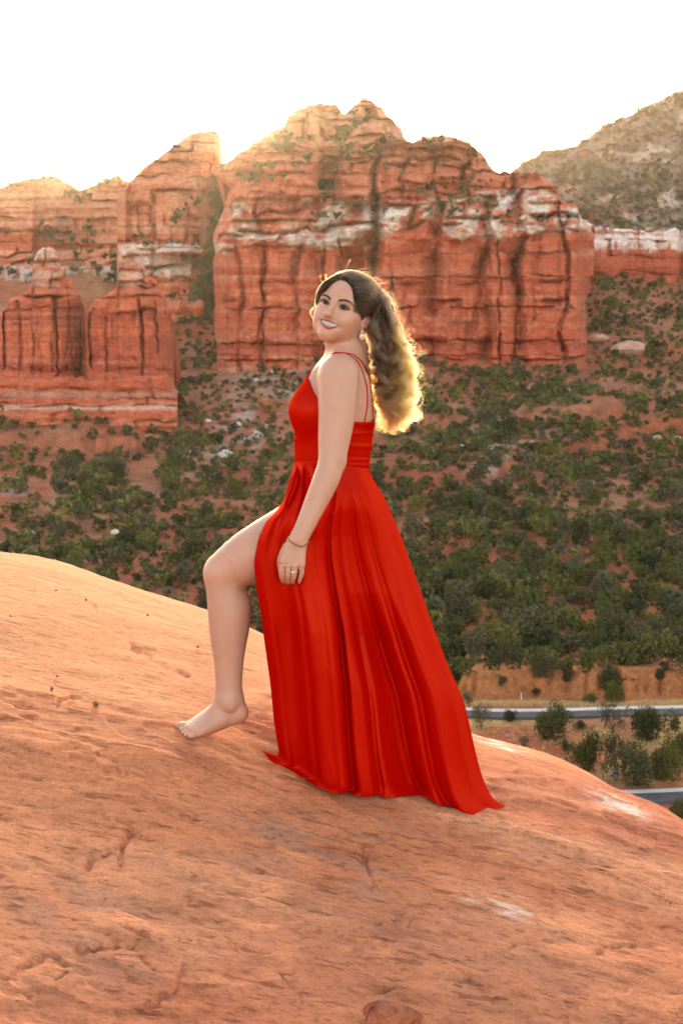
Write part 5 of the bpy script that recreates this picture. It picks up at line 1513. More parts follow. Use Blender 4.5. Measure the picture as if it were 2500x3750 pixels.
tint(gpx(1285, 1178, 40, 17, -.65) * front, (0.42, 0.19, 0.125), .45)  # shade under the cheekbone painted into the skin
tint(gpx(1250, 1232, 50, 14, -.3) * front, (0.42, 0.19, 0.125), .35)  # shadow along the jaw, painted in too
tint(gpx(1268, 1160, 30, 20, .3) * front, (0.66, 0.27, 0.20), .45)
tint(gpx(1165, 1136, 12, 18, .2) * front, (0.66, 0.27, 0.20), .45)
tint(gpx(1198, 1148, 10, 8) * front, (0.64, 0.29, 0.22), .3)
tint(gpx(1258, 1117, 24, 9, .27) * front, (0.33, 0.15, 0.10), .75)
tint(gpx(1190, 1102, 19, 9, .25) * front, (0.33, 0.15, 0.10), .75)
tint(gpx(1212, 1157, 5, 2.6, .2) * front, (0.16, 0.05, 0.035), .9)  # dark of the nostril hollow, shade painted on
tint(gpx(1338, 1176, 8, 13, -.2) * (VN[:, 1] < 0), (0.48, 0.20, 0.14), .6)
for bc in (((1182, 1083), (1196, 1084), (1210, 1096)), ((1241, 1101), (1263, 1101), (1278, 1106), (1289, 1115))):
    dd_, _ = seg_dist(vpx, vpy, bc)
    tint(np.exp(-(dd_ / 4.0) ** 2) * front * (vpy < 1150), (0.20, 0.105, 0.075), .7)
hl_ = hloc(V_)
cutb = ((hl_[:, 0] + 0.007) / 0.080) ** 2 + ((hl_[:, 1] - 0.118) / 0.103) ** 2 + ((hl_[:, 2] + 0.030) / 0.124) ** 2
tint(sstep(0.95, 1.10, cutb + 0.05 * fbm(hl_[:, 0] * 160, hl_[:, 1] * 60, hl_[:, 2] * 160, 2, 402)) * sstep(-0.012, 0.0, hl_[:, 2]) * (hl_[:, 2] < 0.2), (0.035, 0.019, 0.012), .9)
limb = (vpy > 1950) & (vpx < 1000)
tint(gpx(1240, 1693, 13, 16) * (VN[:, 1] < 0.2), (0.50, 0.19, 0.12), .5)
tint(gpx(897, 2160, 30, 10, .2) * limb, (0.42, 0.15, 0.09), .5)  # shade in the crease behind the knee, put into the colour
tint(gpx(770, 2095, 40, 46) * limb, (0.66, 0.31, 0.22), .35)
tint(gpx(888, 2615, 26, 34) * limb, (0.62, 0.24, 0.17), .5)
tint(np.exp(-((vpy - 2690) / 16) ** 2) * (vpx < 800) * (vpy > 2600), (0.62, 0.28, 0.20), .4)
hnd = (vpx > 1010) & (vpx < 1130) & (vpy > 2030) & (vpy < 2145) & (V_[:, 1] < 4.25)
for kx, ky in ((1034, 2076), (1056, 2078), (1080, 2078), (1104, 2078), (1032, 2102), (1054, 2106), (1077, 2106)):
    tint(gpx(kx, ky, 8, 7) * hnd, (0.60, 0.25, 0.17), .35)
for x0, x1 in ((1044.5, 1043), (1066.5, 1063), (1091, 1087)):
    g = np.exp(-((vpx - lerp(x0, x1, sstep(2070, 2135, vpy))) / 2.0) ** 2) * sstep(2066, 2078, vpy) * hnd
    tint(g, (0.20, 0.055, 0.035), .85)  # painted dark lines for the shade between the fingers
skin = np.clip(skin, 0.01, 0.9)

def skin_material():
    t = NT('skin')
    c = t.attr()
    n = t.noise(t.pos((1, 1, 1)), 900.0, 2, 0.5)
    t.principled(Base_Color=c, Roughness=0.48, Normal=t.bump(n, 0.08, 0.0005))
    b = t.bsdf
    b.inputs['Subsurface Weight'].default_value = 0.22
    b.inputs['Subsurface Radius'].default_value = (1.0, 0.35, 0.2)
    b.inputs['Subsurface Scale'].default_value = 0.012
    b.inputs['Specular IOR Level'].default_value = 0.4
    return t.m
M_SKIN = skin_material()
G0 = ground_hit(1290, 2860)
PB = np.array([xcol(1290), 4.35, float(ground(xcol(1290), 4.35))])
person = props(link('person', None, loc=tuple(PB)), 'smiling woman in a long red satin gown, one bare leg raised, standing on the rock', 'person')
def add(name, V, Fl, mat, col=None, smooth_=True, parent=None):
    o = link(name, mk_mesh(name, np.asarray(V) - PB, Fl, col, smooth_, mat), parent or person)
    return o
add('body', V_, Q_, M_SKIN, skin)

# ---- face: features laid on the skin
def ray(px, py, n=420): return B.ray(px, py, 4.20, 4.50, n)[0]
def patch(lo, up, nu, nv, bulge, lift=0.0):
    """sheet between two photo curves, resting on the face and swelling towards its middle"""
    L, U = catmull(lo, nu), catmull(up, nu)
    v = np.linspace(0, 1, nv)[:, None, None]
    PX = L[None] * (1 - v) + U[None] * v
    P = ray(PX[..., 0], PX[..., 1])
    N = B.normal(P, 0.004)
    vv = np.linspace(0, 1, nv)[:, None]; uu = np.linspace(0, 1, nu)[None]
    h = bulge(uu, vv) + lift
    # the sheet keeps the mean normal direction so that it stays smooth
    n = N.mean((0, 1)); n /= np.linalg.norm(n)
    return P + n * h[..., None], PX, uu, vv

def add_sheet(name, P, col, mat):
    nr, nc = P.shape[:2]
    q = grid_faces(nr, nc)
    o = add(name, P.reshape(-1, 3), q[:, ::-1], mat, np.clip(col, 0, 1).reshape(-1, 3))
    return o
def vc_mat(name, rough, spec=0.5, coat=0.0):
    t = NT(name)
    t.principled(Base_Color=t.attr(), Roughness=rough)
    t.bsdf.inputs['Specular IOR Level'].default_value = spec
    t.bsdf.inputs['Coat Weight'].default_value = coat
    return t.m
M_EYE = vc_mat('eye_surface', 0.22, 0.25, 0.0)
M_LIP = vc_mat('lip_colour', 0.32, 0.5)
M_TOOTH = vc_mat('tooth_enamel', 0.22, 0.5)
M_LASH = simple_mat('lash', (0.018, 0.010, 0.008), 0.6)
M_BROW = simple_mat('brow', (0.085, 0.045, 0.032), 0.8)

EYES = [dict(up=[(1174.5, 1103), (1181.6, 1098.2), (1191, 1098.8), (1201, 1105.5), (1206.5, 1115.5)], lo=[(1174.5, 1103), (1181.6, 1108), (1191, 1113.8), (1200, 1116.3), (1206.5, 1115.5)], ir=(1194.0, 1106.5), r=9.8),
        dict(up=[(1239.8, 1122), (1247, 1117), (1257, 1116.2), (1269, 1123), (1278, 1134.5)], lo=[(1239.8, 1122), (1245.5, 1128.2), (1255, 1133.4), (1267, 1135.6), (1278, 1134.5)], ir=(1257.5, 1124.2), r=11.0)]
for e in EYES:
    P, PX, u, v = patch(e['lo'], e['up'], 40, 16, lambda u, v: 0.0016 * np.sqrt(np.clip(4 * v * (1 - v), 0, 1)) * np.clip(4 * u * (1 - u), 0, 1), 0.0007)
    d = np.hypot(PX[..., 0] - e['ir'][0], PX[..., 1] - e['ir'][1]) / e['r']
    c = np.broadcast_to(np.array([0.17, 0.13, 0.115]), P.shape).copy()
    c = lerp(c, np.array([0.075, 0.035, 0.025]), (np.clip(np.abs(u - .5) * 2 - .55, 0, 1) * np.ones_like(d))[..., None])  # eye corners darkened in colour, standing for the lash shadow
    c = lerp(c, np.array([0.055, 0.022, 0.012]), sstep(1.05, 0.9, d)[..., None])
    c = lerp(c, np.array([0.03, 0.012, 0.008]), (sstep(0.78, 0.98, d) * (d < 1.02))[..., None])
    c = lerp(c, np.array([0.006, 0.004, 0.004]), sstep(0.50, 0.40, d)[..., None])
    add_sheet('eye', P, c, M_EYE)
    # lash line, upper and lower, following the lid
    up = catmull(e['up'], 26); lo = catmull(e['lo'], 26)
    def line(curve, rad, lift, ext=None):
        cv = curve if ext is None else np.vstack([curve, ext])
        P = ray(cv[:, 0], cv[:, 1]); N = B.normal(P, 0.004); n = N.mean(0); n /= np.linalg.norm(n)
        return tube(P + n * lift, rad if np.ndim(rad) == 0 else np.interp(np.linspace(0, 1, len(P)), np.linspace(0, 1, len(rad)), rad), 7)
    near_eye = e['ir'][0] > 1220
    outer = np.array([[1283.5, 1135.5]]) if near_eye else None
    rr = [0.0004, 0.0010, 0.0016, 0.0022, 0.0010] if near_eye else [0.0015, 0.0018, 0.0015, 0.0010, 0.0004]
    m1 = line(up, rr, 0.0012, outer)
    m2 = line(lo, [0.0002, 0.0003, 0.0004, 0.0008, 0.0009] if near_eye else [0.0009, 0.0007, 0.0004, 0.0003, 0.0002], 0.0008)
    # single lashes
    hairs = []
    for t_ in np.linspace(0.12 if not near_eye else 0.30, 0.75 if not near_eye else 0.98, 15):
        i = t_ * 25; q = np.array([np.interp(i, range(26), up[:, 0]), np.interp(i, range(26), up[:, 1])])
        P0 = ray(q[0], q[1]); n = B.normal(P0[None])[0]
        sgn = 1 if near_eye else -1
        d = n * 0.0026 + HA[:, 2] * 0.0012 + HA[:, 0] * 0.0030 * sgn * (t_ if near_eye else 1 - t_)
        hairs.append(tube(np.array([P0 + n * 0.001, P0 + n * 0.002 + d * 0.55, P0 + n * 0.001 + d + HA[:, 2] * 0.0015]), [0.00040, 0.0003, 0.0001], 5))
    Vl, Fl = merge([m1, m2] + hairs)
    add('eyelash', Vl, Fl, M_LASH)

BROWS = [[(1182.5, 1082.5), (1191, 1081.5), (1201, 1087), (1211, 1096.5)], [(1239, 1101.5), (1250, 1099.8), (1263, 1100.5), (1276, 1104.5), (1285, 1110.5), (1292, 1119)]]
BW = [[1.0, 3.0, 4.0, 4.2], [3.9, 4.2, 4.0, 3.2, 2.0, 0.7]]
for bc, bw in zip(BROWS, BW):
    n = 150; c = catmull(bc, n); w = np.interp(np.linspace(0, 1, n), np.linspace(0, 1, len(bw)), bw)
    T = np.gradient(c, axis=0); T /= np.linalg.norm(T, axis=1)[:, None]; Nn = np.stack([-T[:, 1], T[:, 0]], -1)
    r5 = np.random.default_rng(3); parts = []
    outer = 1 if bc[0][0] > 1220 else -1
    for k in range(300):
        i = int(r5.integers(n)); o = r5.uniform(-1, 1) * w[i] * 0.9
        a = c[i] + Nn[i] * o
        b = a + T[i] * outer * r5.uniform(5, 8.5) * 0.9 - Nn[i] * o * 0.35 + np.array([0, -1.6 * (1 - abs(i / n * 2 - 1))])
        m = (a + b) / 2 + np.array([0, -0.8])
        q = np.array([a, m, b]); P = ray(q[:, 0], q[:, 1], 300); nn = B.normal(P)
        parts.append(tube(P + nn * np.array([0.0004, 0.0011, 0.0007])[:, None], [0.00028, 0.0003, 0.00012], 4))
    Vl, Fl = merge(parts)
    add('eyebrow', Vl, Fl, M_BROW)

# mouth: open smile
MC_L, MC_R = (1171.5, 1166.5), (1240.5, 1191)
UP_T = [MC_L, (1180, 1165.5), (1189, 1166.5), (1196, 1169), (1202, 1169.3), (1212, 1174.5), (1226, 1182.5), MC_R]
UP_B = [MC_L, (1181, 1172.5), (1192, 1175.5), (1203, 1178.5), (1215, 1182), (1228, 1186.5), (1235, 1189), MC_R]
LO_T = [MC_L, (1176.5, 1178), (1186, 1187.5), (1197, 1193.5), (1209, 1196.5), (1222, 1196.8), (1232, 1194.5), MC_R]
LO_B = [MC_L, (1174.5, 1183), (1183, 1195), (1194, 1203.5), (1205, 1205.8), (1217, 1204), (1229, 1198.8), MC_R]
dome = lambda h: (lambda u, v: h * np.sqrt(np.clip(4 * v * (1 - v), 0, 1)) * np.clip(5 * u * (1 - u), 0, 1) ** 0.7)
lipc = np.array([0.44, 0.060, 0.052])
P, PX, u, v = patch(UP_B, UP_T, 50, 14, dome(0.0042), 0.0006)
c = np.broadcast_to(lipc * 0.82, P.shape) * (0.9 + 0.2 * noise3(u * 30, v, 0, 5)[..., None])
add_sheet('upper_lip', P, c, M_LIP)
P, PX, u, v = patch(LO_B, LO_T, 50, 14, dome(0.0050), 0.0006)
c = np.broadcast_to(lipc * 1.08, P.shape) * (0.92 + 0.2 * noise3(u * 30, v, 0, 6)[..., None])
add_sheet('lower_lip', P, c, M_LIP)
P, PX, u, v = patch(LO_T, UP_B, 140, 16, lambda u, v: 0.0005 * np.abs(np.sin(np.pi * 9.5 * (0.07 + 0.86 * u))) ** 0.5 + 0.0006 * (1 - (2 * u - 1) ** 2) + 0 * v, 0.0004)
gap = np.abs(np.sin(np.pi * 9.5 * (0.07 + 0.86 * u))) + 0 * v
c = np.broadcast_to(np.array([0.42, 0.345, 0.285]), P.shape).copy()
c = lerp(np.array([0.34, 0.265, 0.215]), c, sstep(0.0, 0.30, gap)[..., None])
mouth = np.maximum(sstep(0.17, 0.08, u), sstep(0.90, 0.97, u)) + 0 * v
c = lerp(c, np.array([0.045, 0.012, 0.010]), np.clip(mouth + 0.9 * sstep(0.16, 0.04, v) * (0.4 + 0.6 * np.abs(2 * u - 1)), 0, 1)[..., None])  # shade inside the mouth, at corners and lower edge, painted onto the teeth
add_sheet('teeth', P, c, M_TOOTH)

# nails on the hand and the toes
M_NAIL = simple_mat('nail', (0.66, 0.37, 0.30), 0.25)
pn, ok = B.ray(np.array([648, 661, 667, 678, 693]), np.array([2652, 2669, 2681, 2690, 2695]), 4.20, 4.42)
for q, okk, r in zip(pn, ok, (0.0062, .0042, .004, .004, .0042)):
    if not okk: continue
    bm_ = []
    n = B.normal(q[None])[0]; t1 = np.cross(n, [0, 1, 0.2]); t1 /= np.linalg.norm(t1); t2 = np.cross(n, t1)
    a = np.linspace(0, 2 * np.pi, 12, endpoint=False)
    ring = q + r * (np.cos(a)[:, None] * t1 + 0.85 * np.sin(a)[:, None] * t2) + n * 0.0002
    Vn = np.vstack([ring, ring * 0.45 + q * 0.55 + n * 0.0012, q + n * 0.0014])
    i = np.arange(12); j = (i + 1) % 12
    add('toenail', Vn, [np.stack([i, j, 12 + j, 12 + i], -1), np.stack([12 + i, 12 + j, np.full(12, 24)], -1)], M_NAIL)

# ------------------------------------------------------------------ the gown
def satin_material():
    t = NT('red_satin')
    n = t.noise(t.pos((9, 9, 1.6)), 1.0, 4, 0.5, 0.3)
    f = t.noise(t.pos((1, 1, 1)), 700.0, 2, 0.5)
    b = t.bump(t.math('ADD', n, t.math('MULTIPLY', f, 0.02)), 0.35, 0.012)
    t.principled(Base_Color=(0.44, 0.0025, 0.003), Roughness=0.46, Normal=b)
    t.bsdf.inputs['Specular IOR Level'].default_value = 0.0
    t.bsdf.inputs['Specular Tint'].default_value = (1.0, 0.20, 0.10, 1)
    t.bsdf.inputs['Sheen Weight'].default_value = 0.0
    t.bsdf.inputs['Sheen Roughness'].default_value = 0.4
    t.bsdf.inputs['Sheen Tint'].default_value = (1.0, 0.25, 0.12, 1)
    gl = t.add('ShaderNodeBsdfGlossy'); gl.inputs['Color'].default_value = (1.0, 0.13, 0.045, 1); gl.inputs['Roughness'].default_value = 0.42
    t.l.new(b, gl.inputs['Normal'])
    mx = t.add('ShaderNodeMixShader'); mx.inputs[0].default_value = 0.075
    t.l.new(t.bsdf.outputs[0], mx.inputs[1]); t.l.new(gl.outputs[0], mx.inputs[2])
    t.l.new(mx.outputs[0], t.out.inputs['Surface'])
    return t.m
M_SATIN = satin_material()

T = Field(axis((xcol(1030), xcol(1400), 0.0032)), axis((4.20, 4.64, 0.0042)), axis((zrow(1730), zrow(1340), 0.0028)))
torso(T)
T.cone(pr(1312, 1400, 4.34), pr(1318, 1520, 4.35), R_(44), R_(40), 0.03)
X, Yg, Z = (np.broadcast_to(a, T.F.shape) for a in T.grid((slice(None),) * 3))
tpx, tpy = 1250 + F_PX * X / Yg, HZ - F_PX * Z / Yg
body_d = T.F - 0.0055
# seams, tucks and pulls of the close fitting top
w_ = sstep(1235, 1300, tpx)
body_d = body_d - 0.0032 * w_ * (np.exp(-((tpy - 1552) / 6) ** 2) + 0.9 * np.exp(-((tpy - 1588 + 0.05 * (tpx - 1300)) / 5) ** 2) + np.exp(-((tpy - 1634 - 0.03 * (tpx - 1300)) / 6) ** 2) + 0.9 * np.exp(-((tpy - 1686) / 6) ** 2))
body_d = body_d - 0.0028 * np.exp(-((tpy - 1704) / 9) ** 2) - 0.003 * (1 - sstep(1080, 1110, tpx)) * np.exp(-((tpy - 1608) / 6) ** 2)
body_d = body_d + 0.0015 * np.exp(-((tpy - 1690) / 3) ** 2)
CUT = [(900, 1386), (1130, 1386), (1139, 1408), (1150, 1438), (1165, 1460), (1200, 1508), (1250, 1536), (1290, 1544), (1335, 1546), (1372, 1543), (1500, 1543)]
top_d = -(tpy - poly(CUT, tpx)) * Yg / F_PX * 0.8
bot_d = (tpy - 1716) * Yg / F_PX
T.F[:] = np.maximum(np.maximum(body_d, top_d), bot_d)
Vb, Qb = T.nets()
Vb = smooth(Vb, Qb, 2, 0.5)
gown = add('bodice', Vb, Qb, M_SATIN)
gown['label'] = 'close fitting red satin top of the gown with a low straight back'
def addg(name, V, Fl, mat, col=None, smooth_=True): return add(name, V, Fl, mat, col, smooth_, gown)

# straps: two thin cords over the near shoulder
def on_body(pts, n, lift):
    c = catmull(pts, n)
    P, ok = B.ray(c[:, 0], c[:, 1], 4.06, 4.60, 700)
    good = np.flatnonzero(ok)
    Yv = np.interp(np.arange(n), good, P[good, 1])
    k = np.ones(5) / 5
    Yv = np.convolve(np.pad(Yv, 2, mode='edge'), k, 'valid')
    P = at(c[:, 0], c[:, 1], Yv)
    return P + B.normal(P, 0.004) * lift
SA = [(1243, 1294), (1262, 1294.5), (1284, 1304), (1305, 1322), (1321, 1349), (1332, 1379), (1341, 1413), (1344, 1443), (1343, 1491), (1337, 1526), (1332, 1550)]
SB = [(1245, 1293), (1268, 1294.5), (1294, 1301), (1318, 1320), (1336, 1346), (1350, 1384), (1359, 1432), (1363, 1478), (1363, 1518), (1361, 1548)]
for pts in (SA, SB):
    P = on_body(pts, 60, 0.0012)
    # over the shoulder and down the front to the bodice
    q = catmull([P[0], P[0] + np.array([-0.02, 0.012, -0.002]), at(1190, 1340, 4.36), at(1160, 1372, 4.34), at(1142, 1404, 4.325)], 20)
    V, Fl = tube(np.vstack([q[::-1][:-1], P]), 0.0018, 7)
    addg('strap', V, Fl, M_SATIN)

V, Fl = tube(catmull([at(1104, 1426, 4.345), at(1126, 1392, 4.348), at(1145, 1365, 4.352), at(1170, 1340, 4.36)], 20), np.linspace(0.011, 0.006, 20), 8)
addg('strap', V, Fl, M_SATIN)

# skirt: two panels from the waist to the hem, parted by the slit at the front
TT = [0, .08, .15, .20, .25, .30, .40, .50, .60, .70, .80, .88, .94, .975, 1]
SL = [(1082, 1694), (1062, 1760), (1040, 1830), (1010, 1876), (974, 1908), (946, 1970), (929, 2060), (940, 2160), (957, 2260), (968, 2350), (985, 2470), (1003, 2580), (1022, 2680), (1017, 2748), (962, 2785)]
SRr = [(1344, 1698), (1362, 1750), (1393, 1797), (1418, 1845), (1440, 1896), (1462, 1950), (1502, 2056), (1544, 2175), (1584, 2290), (1632, 2418), (1690, 2550), (1738, 2660), (1782, 2775), (1815, 2875), (1850, 2962)]
def tcurve(pts, t):
    p = np.array(pts, float)
    d = np.linspace(0, 1, 401)
    sm = np.hanning(25); sm /= sm.sum()
    o = []
    for i in (0, 1):
        v = np.interp(d, TT, p[:, i])
        e = np.concatenate([2 * v[0] - v[12:0:-1], v, 2 * v[-1] - v[-2:-14:-1]])
        o.append(np.interp(t, d, np.convolve(e, sm, 'valid')))
    return o
FOLDS = [  # share of the width at top, middle, hem; width; depth at middle, hem (positive: valley)
    (.515, .44, .335, .020, .014, .022), (.67, .64, .63, .125, .034, .072), (.94, .95, .94, .018, .007, .014), (.22, .16, .11, .065, .010, .020), (.60, .54, .475, .022, .006, .020),
    (.87, .865, .86, .055, -.012, -.026), (.36, .285, .21, .085, -.009, -.020), (.455, .385, .29, .030, -.006, -.014), (.69, .66, .655, .016, .004, .008), (.30, .235, .17, .016, .003, .008), (.75, .73, .72, .05, -.006, -.012), (.79, .775, .765, .020, .004, .012), (.04, .04, .03, .03, -.006, -.010)]
def sm1(t, xs, ys):
    d = np.linspace(0, 1, 401); k = np.hanning(61); k /= k.sum()
    v = np.interp(d, xs, ys)
    e = np.concatenate([2 * v[0] - v[30:0:-1], v, 2 * v[-1] - v[-2:-32:-1]])
    return np.interp(t, d, np.convolve(e, k, 'valid'))
def panel(near, nr, nc):
    t = np.linspace(0, 1, nr)[:, None]; s = np.linspace(0, 1, nc)[None]
    s = 0.5 - 0.5 * np.cos(np.pi * s) * (0.65 + 0.35 * np.abs(np.cos(np.pi * s)))       # finer towards both edges
    lx, ly = tcurve(SL, t); rx, ry = tcurve(SRr, t)
    yl = sm1(t, [0, .1, .18, .25, .45, .6, .8, 1], [4.41, 4.34, 4.245, 4.206, 4.206, 4.225, 4.25, 4.275])
    yr = sm1(t, [0, .5, 1], [4.42, 4.42, 4.365])
    if not near:
        lx = lx + 10 + 30 * np.exp(-((t - .3) / .12) ** 2) + 90 * sstep(.8, 1, t); rx = rx - 34 * sstep(.8, 1, t); yl = np.interp(t, [0, .1, .3, .6, 1], [4.41, 4.46, 4.53, 4.52, 4.46])
    PX = lx + (rx - lx) * s; PY = ly + (ry - ly) * s
    fold = 0
    for a, b, c, w, dm, dh in FOLDS:
        sc = np.interp(t, [0, .15, .65, 1], [a, a, b, c]) + 0.006 * noise3(t * 5, a * 37, 0, 501)
        am = np.interp(t, [0, .06, .25, .65, .9, 1], [0, 0.35, 1.5, 2.3, 0, 0]) * dm + np.interp(t, [0, .5, .95, 1], [0, 0, 1.7, 1.3]) * dh
        u = (s - (sc if near else 1 - sc)) / w
        fold = fold + am * np.exp(-u * u)
    fold = fold + 0.0020 * fbm(s * 30 - t * 3.0, t * 2.6, 0.4 if near else 9.4, 3, 505) * np.clip(t * 4, 0, 1) + 0.010 * sstep(.80, 1, t) * fbm(s * 16, t * 7, 2.0, 3, 506)
    edge = np.clip(s * 14, 0, 1) * np.clip((1 - s) * 10, 0, 1)
    if near:
        b = sm1(t, [0, .1, .2, .3, .45, .6, .8, 1], [.13, .125, .092, .066, .064, .088, .115, .125])
        Y = yl + (yr - yl) * s ** 2.2 - b * (4 * s * (1 - s)) ** sm1(t, [0, .2, 1], [.5, .6, .62])
        # gathers running from the waist tie over the thigh
        for s0, s1, w, d in ((.05, .12, .030, .010), (.10, .24, .030, -.010), (.16, .34, .035, .012), (.24, .44, .04, -.008), (.02, .05, .02, -.008)):
            u = (s - np.interp(t, [0, .32], [s0, s1])) / w
            fold = fold + d * np.exp(-u * u) * np.clip(t / .04, 0, 1) * (1 - sstep(.24, .42, t))
        Y = Y + fold * edge
    else:
        b = np.interp(t, [0, .2, .5, 1], [.13, .17, .20, .24])
        Y = yl + (yr - yl) * s + b * (4 * s * (1 - s)) ** .5 - fold * edge
    P = at(PX, PY, Y)
    # tips drawn in a little towards the eye keep their place in the picture; the hem lies on the rock
    g = ground(P[..., 0], P[..., 1]) + 0.008 + 0.010 * np.maximum(0, noise3(s * 9, 0.3, 0.7 if near else 3.7, 503)) + 0.012 * np.exp(-((s - 0) / .03) ** 2)
    k = sstep(0.80, 1.0, t)
    P[..., 2] = np.maximum(lerp(P[..., 2], g, k * 0.92), g)
    return P
Pn = panel(True, 250, 290); Pf = panel(False, 110, 110)
V, Fl = merge([(Pn.reshape(-1, 3), grid_faces(250, 290)[:, ::-1]), (Pf.reshape(-1, 3), grid_faces(110, 110))])
addg('skirt', V, Fl, M_SATIN)

# the wrap tie: a folded flap hanging from the waist
def flap(left, right, y0, y1, nr=50, nc=16):
    L, Rr = catmull(left, nr), catmull(right, nr)
    s = np.linspace(0, 1, nc)[None, :, None]
    PX = L[:, None] * (1 - s) + Rr[:, None] * s
    t = np.linspace(0, 1, nr)[:, None]; ss = s[..., 0]
    Y = lerp(y0, y1, t) + 0.085 * (1 - sstep(0, .35, t)) - 0.012 * np.sin(np.pi * ss) + 0.010 * ss ** 3
    P = at(PX[..., 0], PX[..., 1], Y); Pb = P.copy(); Pb[..., 1] += 0.004
    q = grid_faces(nr, nc)
    return merge([(P.reshape(-1, 3), q[:, ::-1]), (Pb.reshape(-1, 3), q)])
a_ = flap([(1081, 1696), (1064, 1742), (1049, 1795), (1036, 1858)], [(1098, 1694), (1092, 1740), (1076, 1795), (1046, 1850)], 4.295, 4.215)
b_ = flap([(1086, 1698), (1072, 1748), (1056, 1800), (1042, 1850)], [(1106, 1698), (1106, 1740), (1096, 1790), (1066, 1850)], 4.30, 4.22)
V, Fl = merge([a_, b_])
addg('sash', V, Fl, M_SATIN)

# ------------------------------------------------------------------ jewellery
M_GOLD = simple_mat('rose_gold', (0.86, 0.55, 0.34), 0.22, Metallic=1.0)
M_BRASS = simple_mat('bracelet_gold', (0.30, 0.13, 0.035), 0.45, Metallic=0.4)
M_SILVER = simple_mat('ring_silver', (0.88, 0.82, 0.78), 0.2, Metallic=1.0)
M_GEM = simple_mat('crystal', (0.86, 0.80, 0.82), 0.04)
ye = B.ray(np.array([1326.0]), np.array([1200.0]), 4.2, 4.5)[0][0, 1] - 0.006
a = np.linspace(0, 2 * np.pi, 49)
lx_ = 1325 + 8.2 * np.sin(a) * (0.30 + 0.70 * (0.5 - 0.5 * np.cos(a))) ** 0.8 * 1.05
ly_ = 1225 - 17.5 * np.cos(a) + 1.0
P = at(lx_, ly_, ye)
V, Fl = tube(P, 0.0011 + 0.0007 * (np.cos(a) < -0.3), 7, False)
ear = add('earring', V, Fl, M_GOLD)
V, Fl = tube(at(np.array([1327, 1326, 1325]), np.array([1199, 1203, 1209]), ye + np.array([0.004, 0, 0])), [0.0022, 0.0018, 0.0014], 7)
add('stud', V, Fl, M_GOLD, None, True, ear)
def ball(c, r, n=2):
    bm = bmesh.new(); bmesh.ops.create_icosphere(bm, subdivisions=n, radius=1.0)
    V = np.array([v.co[:] for v in bm.verts]); Fq = np.array([[v.index for v in f.verts] for f in bm.faces]); bm.free()
    return V * np.asarray(r) + np.asarray(c), [Fq]
V, Fl = ball(at(1324, 1230, ye), (0.0052, 0.0045, 0.0055), 2)
add('crystal', V, Fl, M_GEM, None, False, ear)

BR = [(1053, 1964), (1057, 1975), (1066, 1984), (1080, 1993), (1095, 1999), (1109, 2001), (1118, 1997), (1122.5, 1990)]
P = on_body(BR, 30, 0.0014)
back = catmull([P[-1], P[-1] + np.array([0.004, 0.02, 0.002]), at(1095, 1988, 4.178), at(1062, 1970, 4.176), P[0] + np.array([-0.003, 0.02, 0.002]), P[0]], 24)
V, Fl = tube(np.vstack([P, back[1:-1]]), 0.0021, 7, False)
add('bracelet', V, Fl, M_BRASS)
P = on_body([(1069.5, 2096), (1075, 2095.5), (1082, 2094), (1088.5, 2093)], 14, 0.0006)
P = np.vstack([P[0] + np.array([-0.0005, 0.012, 0]), P, P[-1] + np.array([0.0005, 0.012, 0])])
V, Fl = tube(P, 0.0016, 6)
rg = add('ring', V, Fl, M_SILVER)
V, Fl = ball(P[1] + np.array([0.0005, -0.001, 0]), (0.0032, 0.0026, 0.0032), 1)
add('gemstone', V, Fl, M_GEM, None, False, rg)
P = on_body([(1020, 2093), (1026, 2093), (1032, 2092)], 10, 0.0005)
V, Fl = tube(P, 0.0008, 6)
add('ring', V, Fl, M_GOLD)

# ------------------------------------------------------------------ hair
HF = Field(axis((xcol(1120), xcol(1480), 0.0024)), axis((4.20, 4.62, 0.0026)), axis((zrow(1330), zrow(950), 0.0024)))
HF.ell(hp(0, -0.020, 0.037), (0.080, 0.098, 0.083), 0.02, HA)
HF.ell(hp(0, -0.045, 0.040), (0.070, 0.088, 0.080), 0.02, HA)
HF.ell(hp(0, 0.020, 0.066), (0.062, 0.056, 0.048), 0.03, HA)
for s in (-1, 1): HF.ell(hp(s * 0.0455, 0.024, 0.026), (0.0380, 0.052, 0.052), 0.02, HA)
HF.ell(hp(-0.007, 0.118, -0.030), (0.077, 0.102, 0.123), 0.012, HA, True)
HF.ell(hp(0, 0.060, -0.105), (0.13, 0.085, 0.080), 0.015, HA, True)
for s in (-1, 1): HF.ell(hp(s * 0.084, -0.006, -0.022), (0.028, 0.023, 0.027), 0.008, HA, True)
# the loose sweep beside the far temple
HF.chain([pr(1238, 1017, 4.365), pr(1198, 1040, 4.365), pr(1174, 1068, 4.375), pr(1164, 1096, 4.385), pr(1161, 1116, 4.395)], [0.011, 0.0125, 0.0105, 0.0085, 0.005], 0.012)
# the gathered mass behind the head
HF.chain([hp(0.0, -0.085, 0.030), pr(1396, 1140, 4.43), pr(1404, 1200, 4.435)], [0.055, 0.040, 0.026], 0.03)
HF.chain([pr(1384, 1170, 4.415), pr(1384, 1240, 4.415), pr(1390, 1330, 4.42)], [0.026, 0.024, 0.018], 0.03)

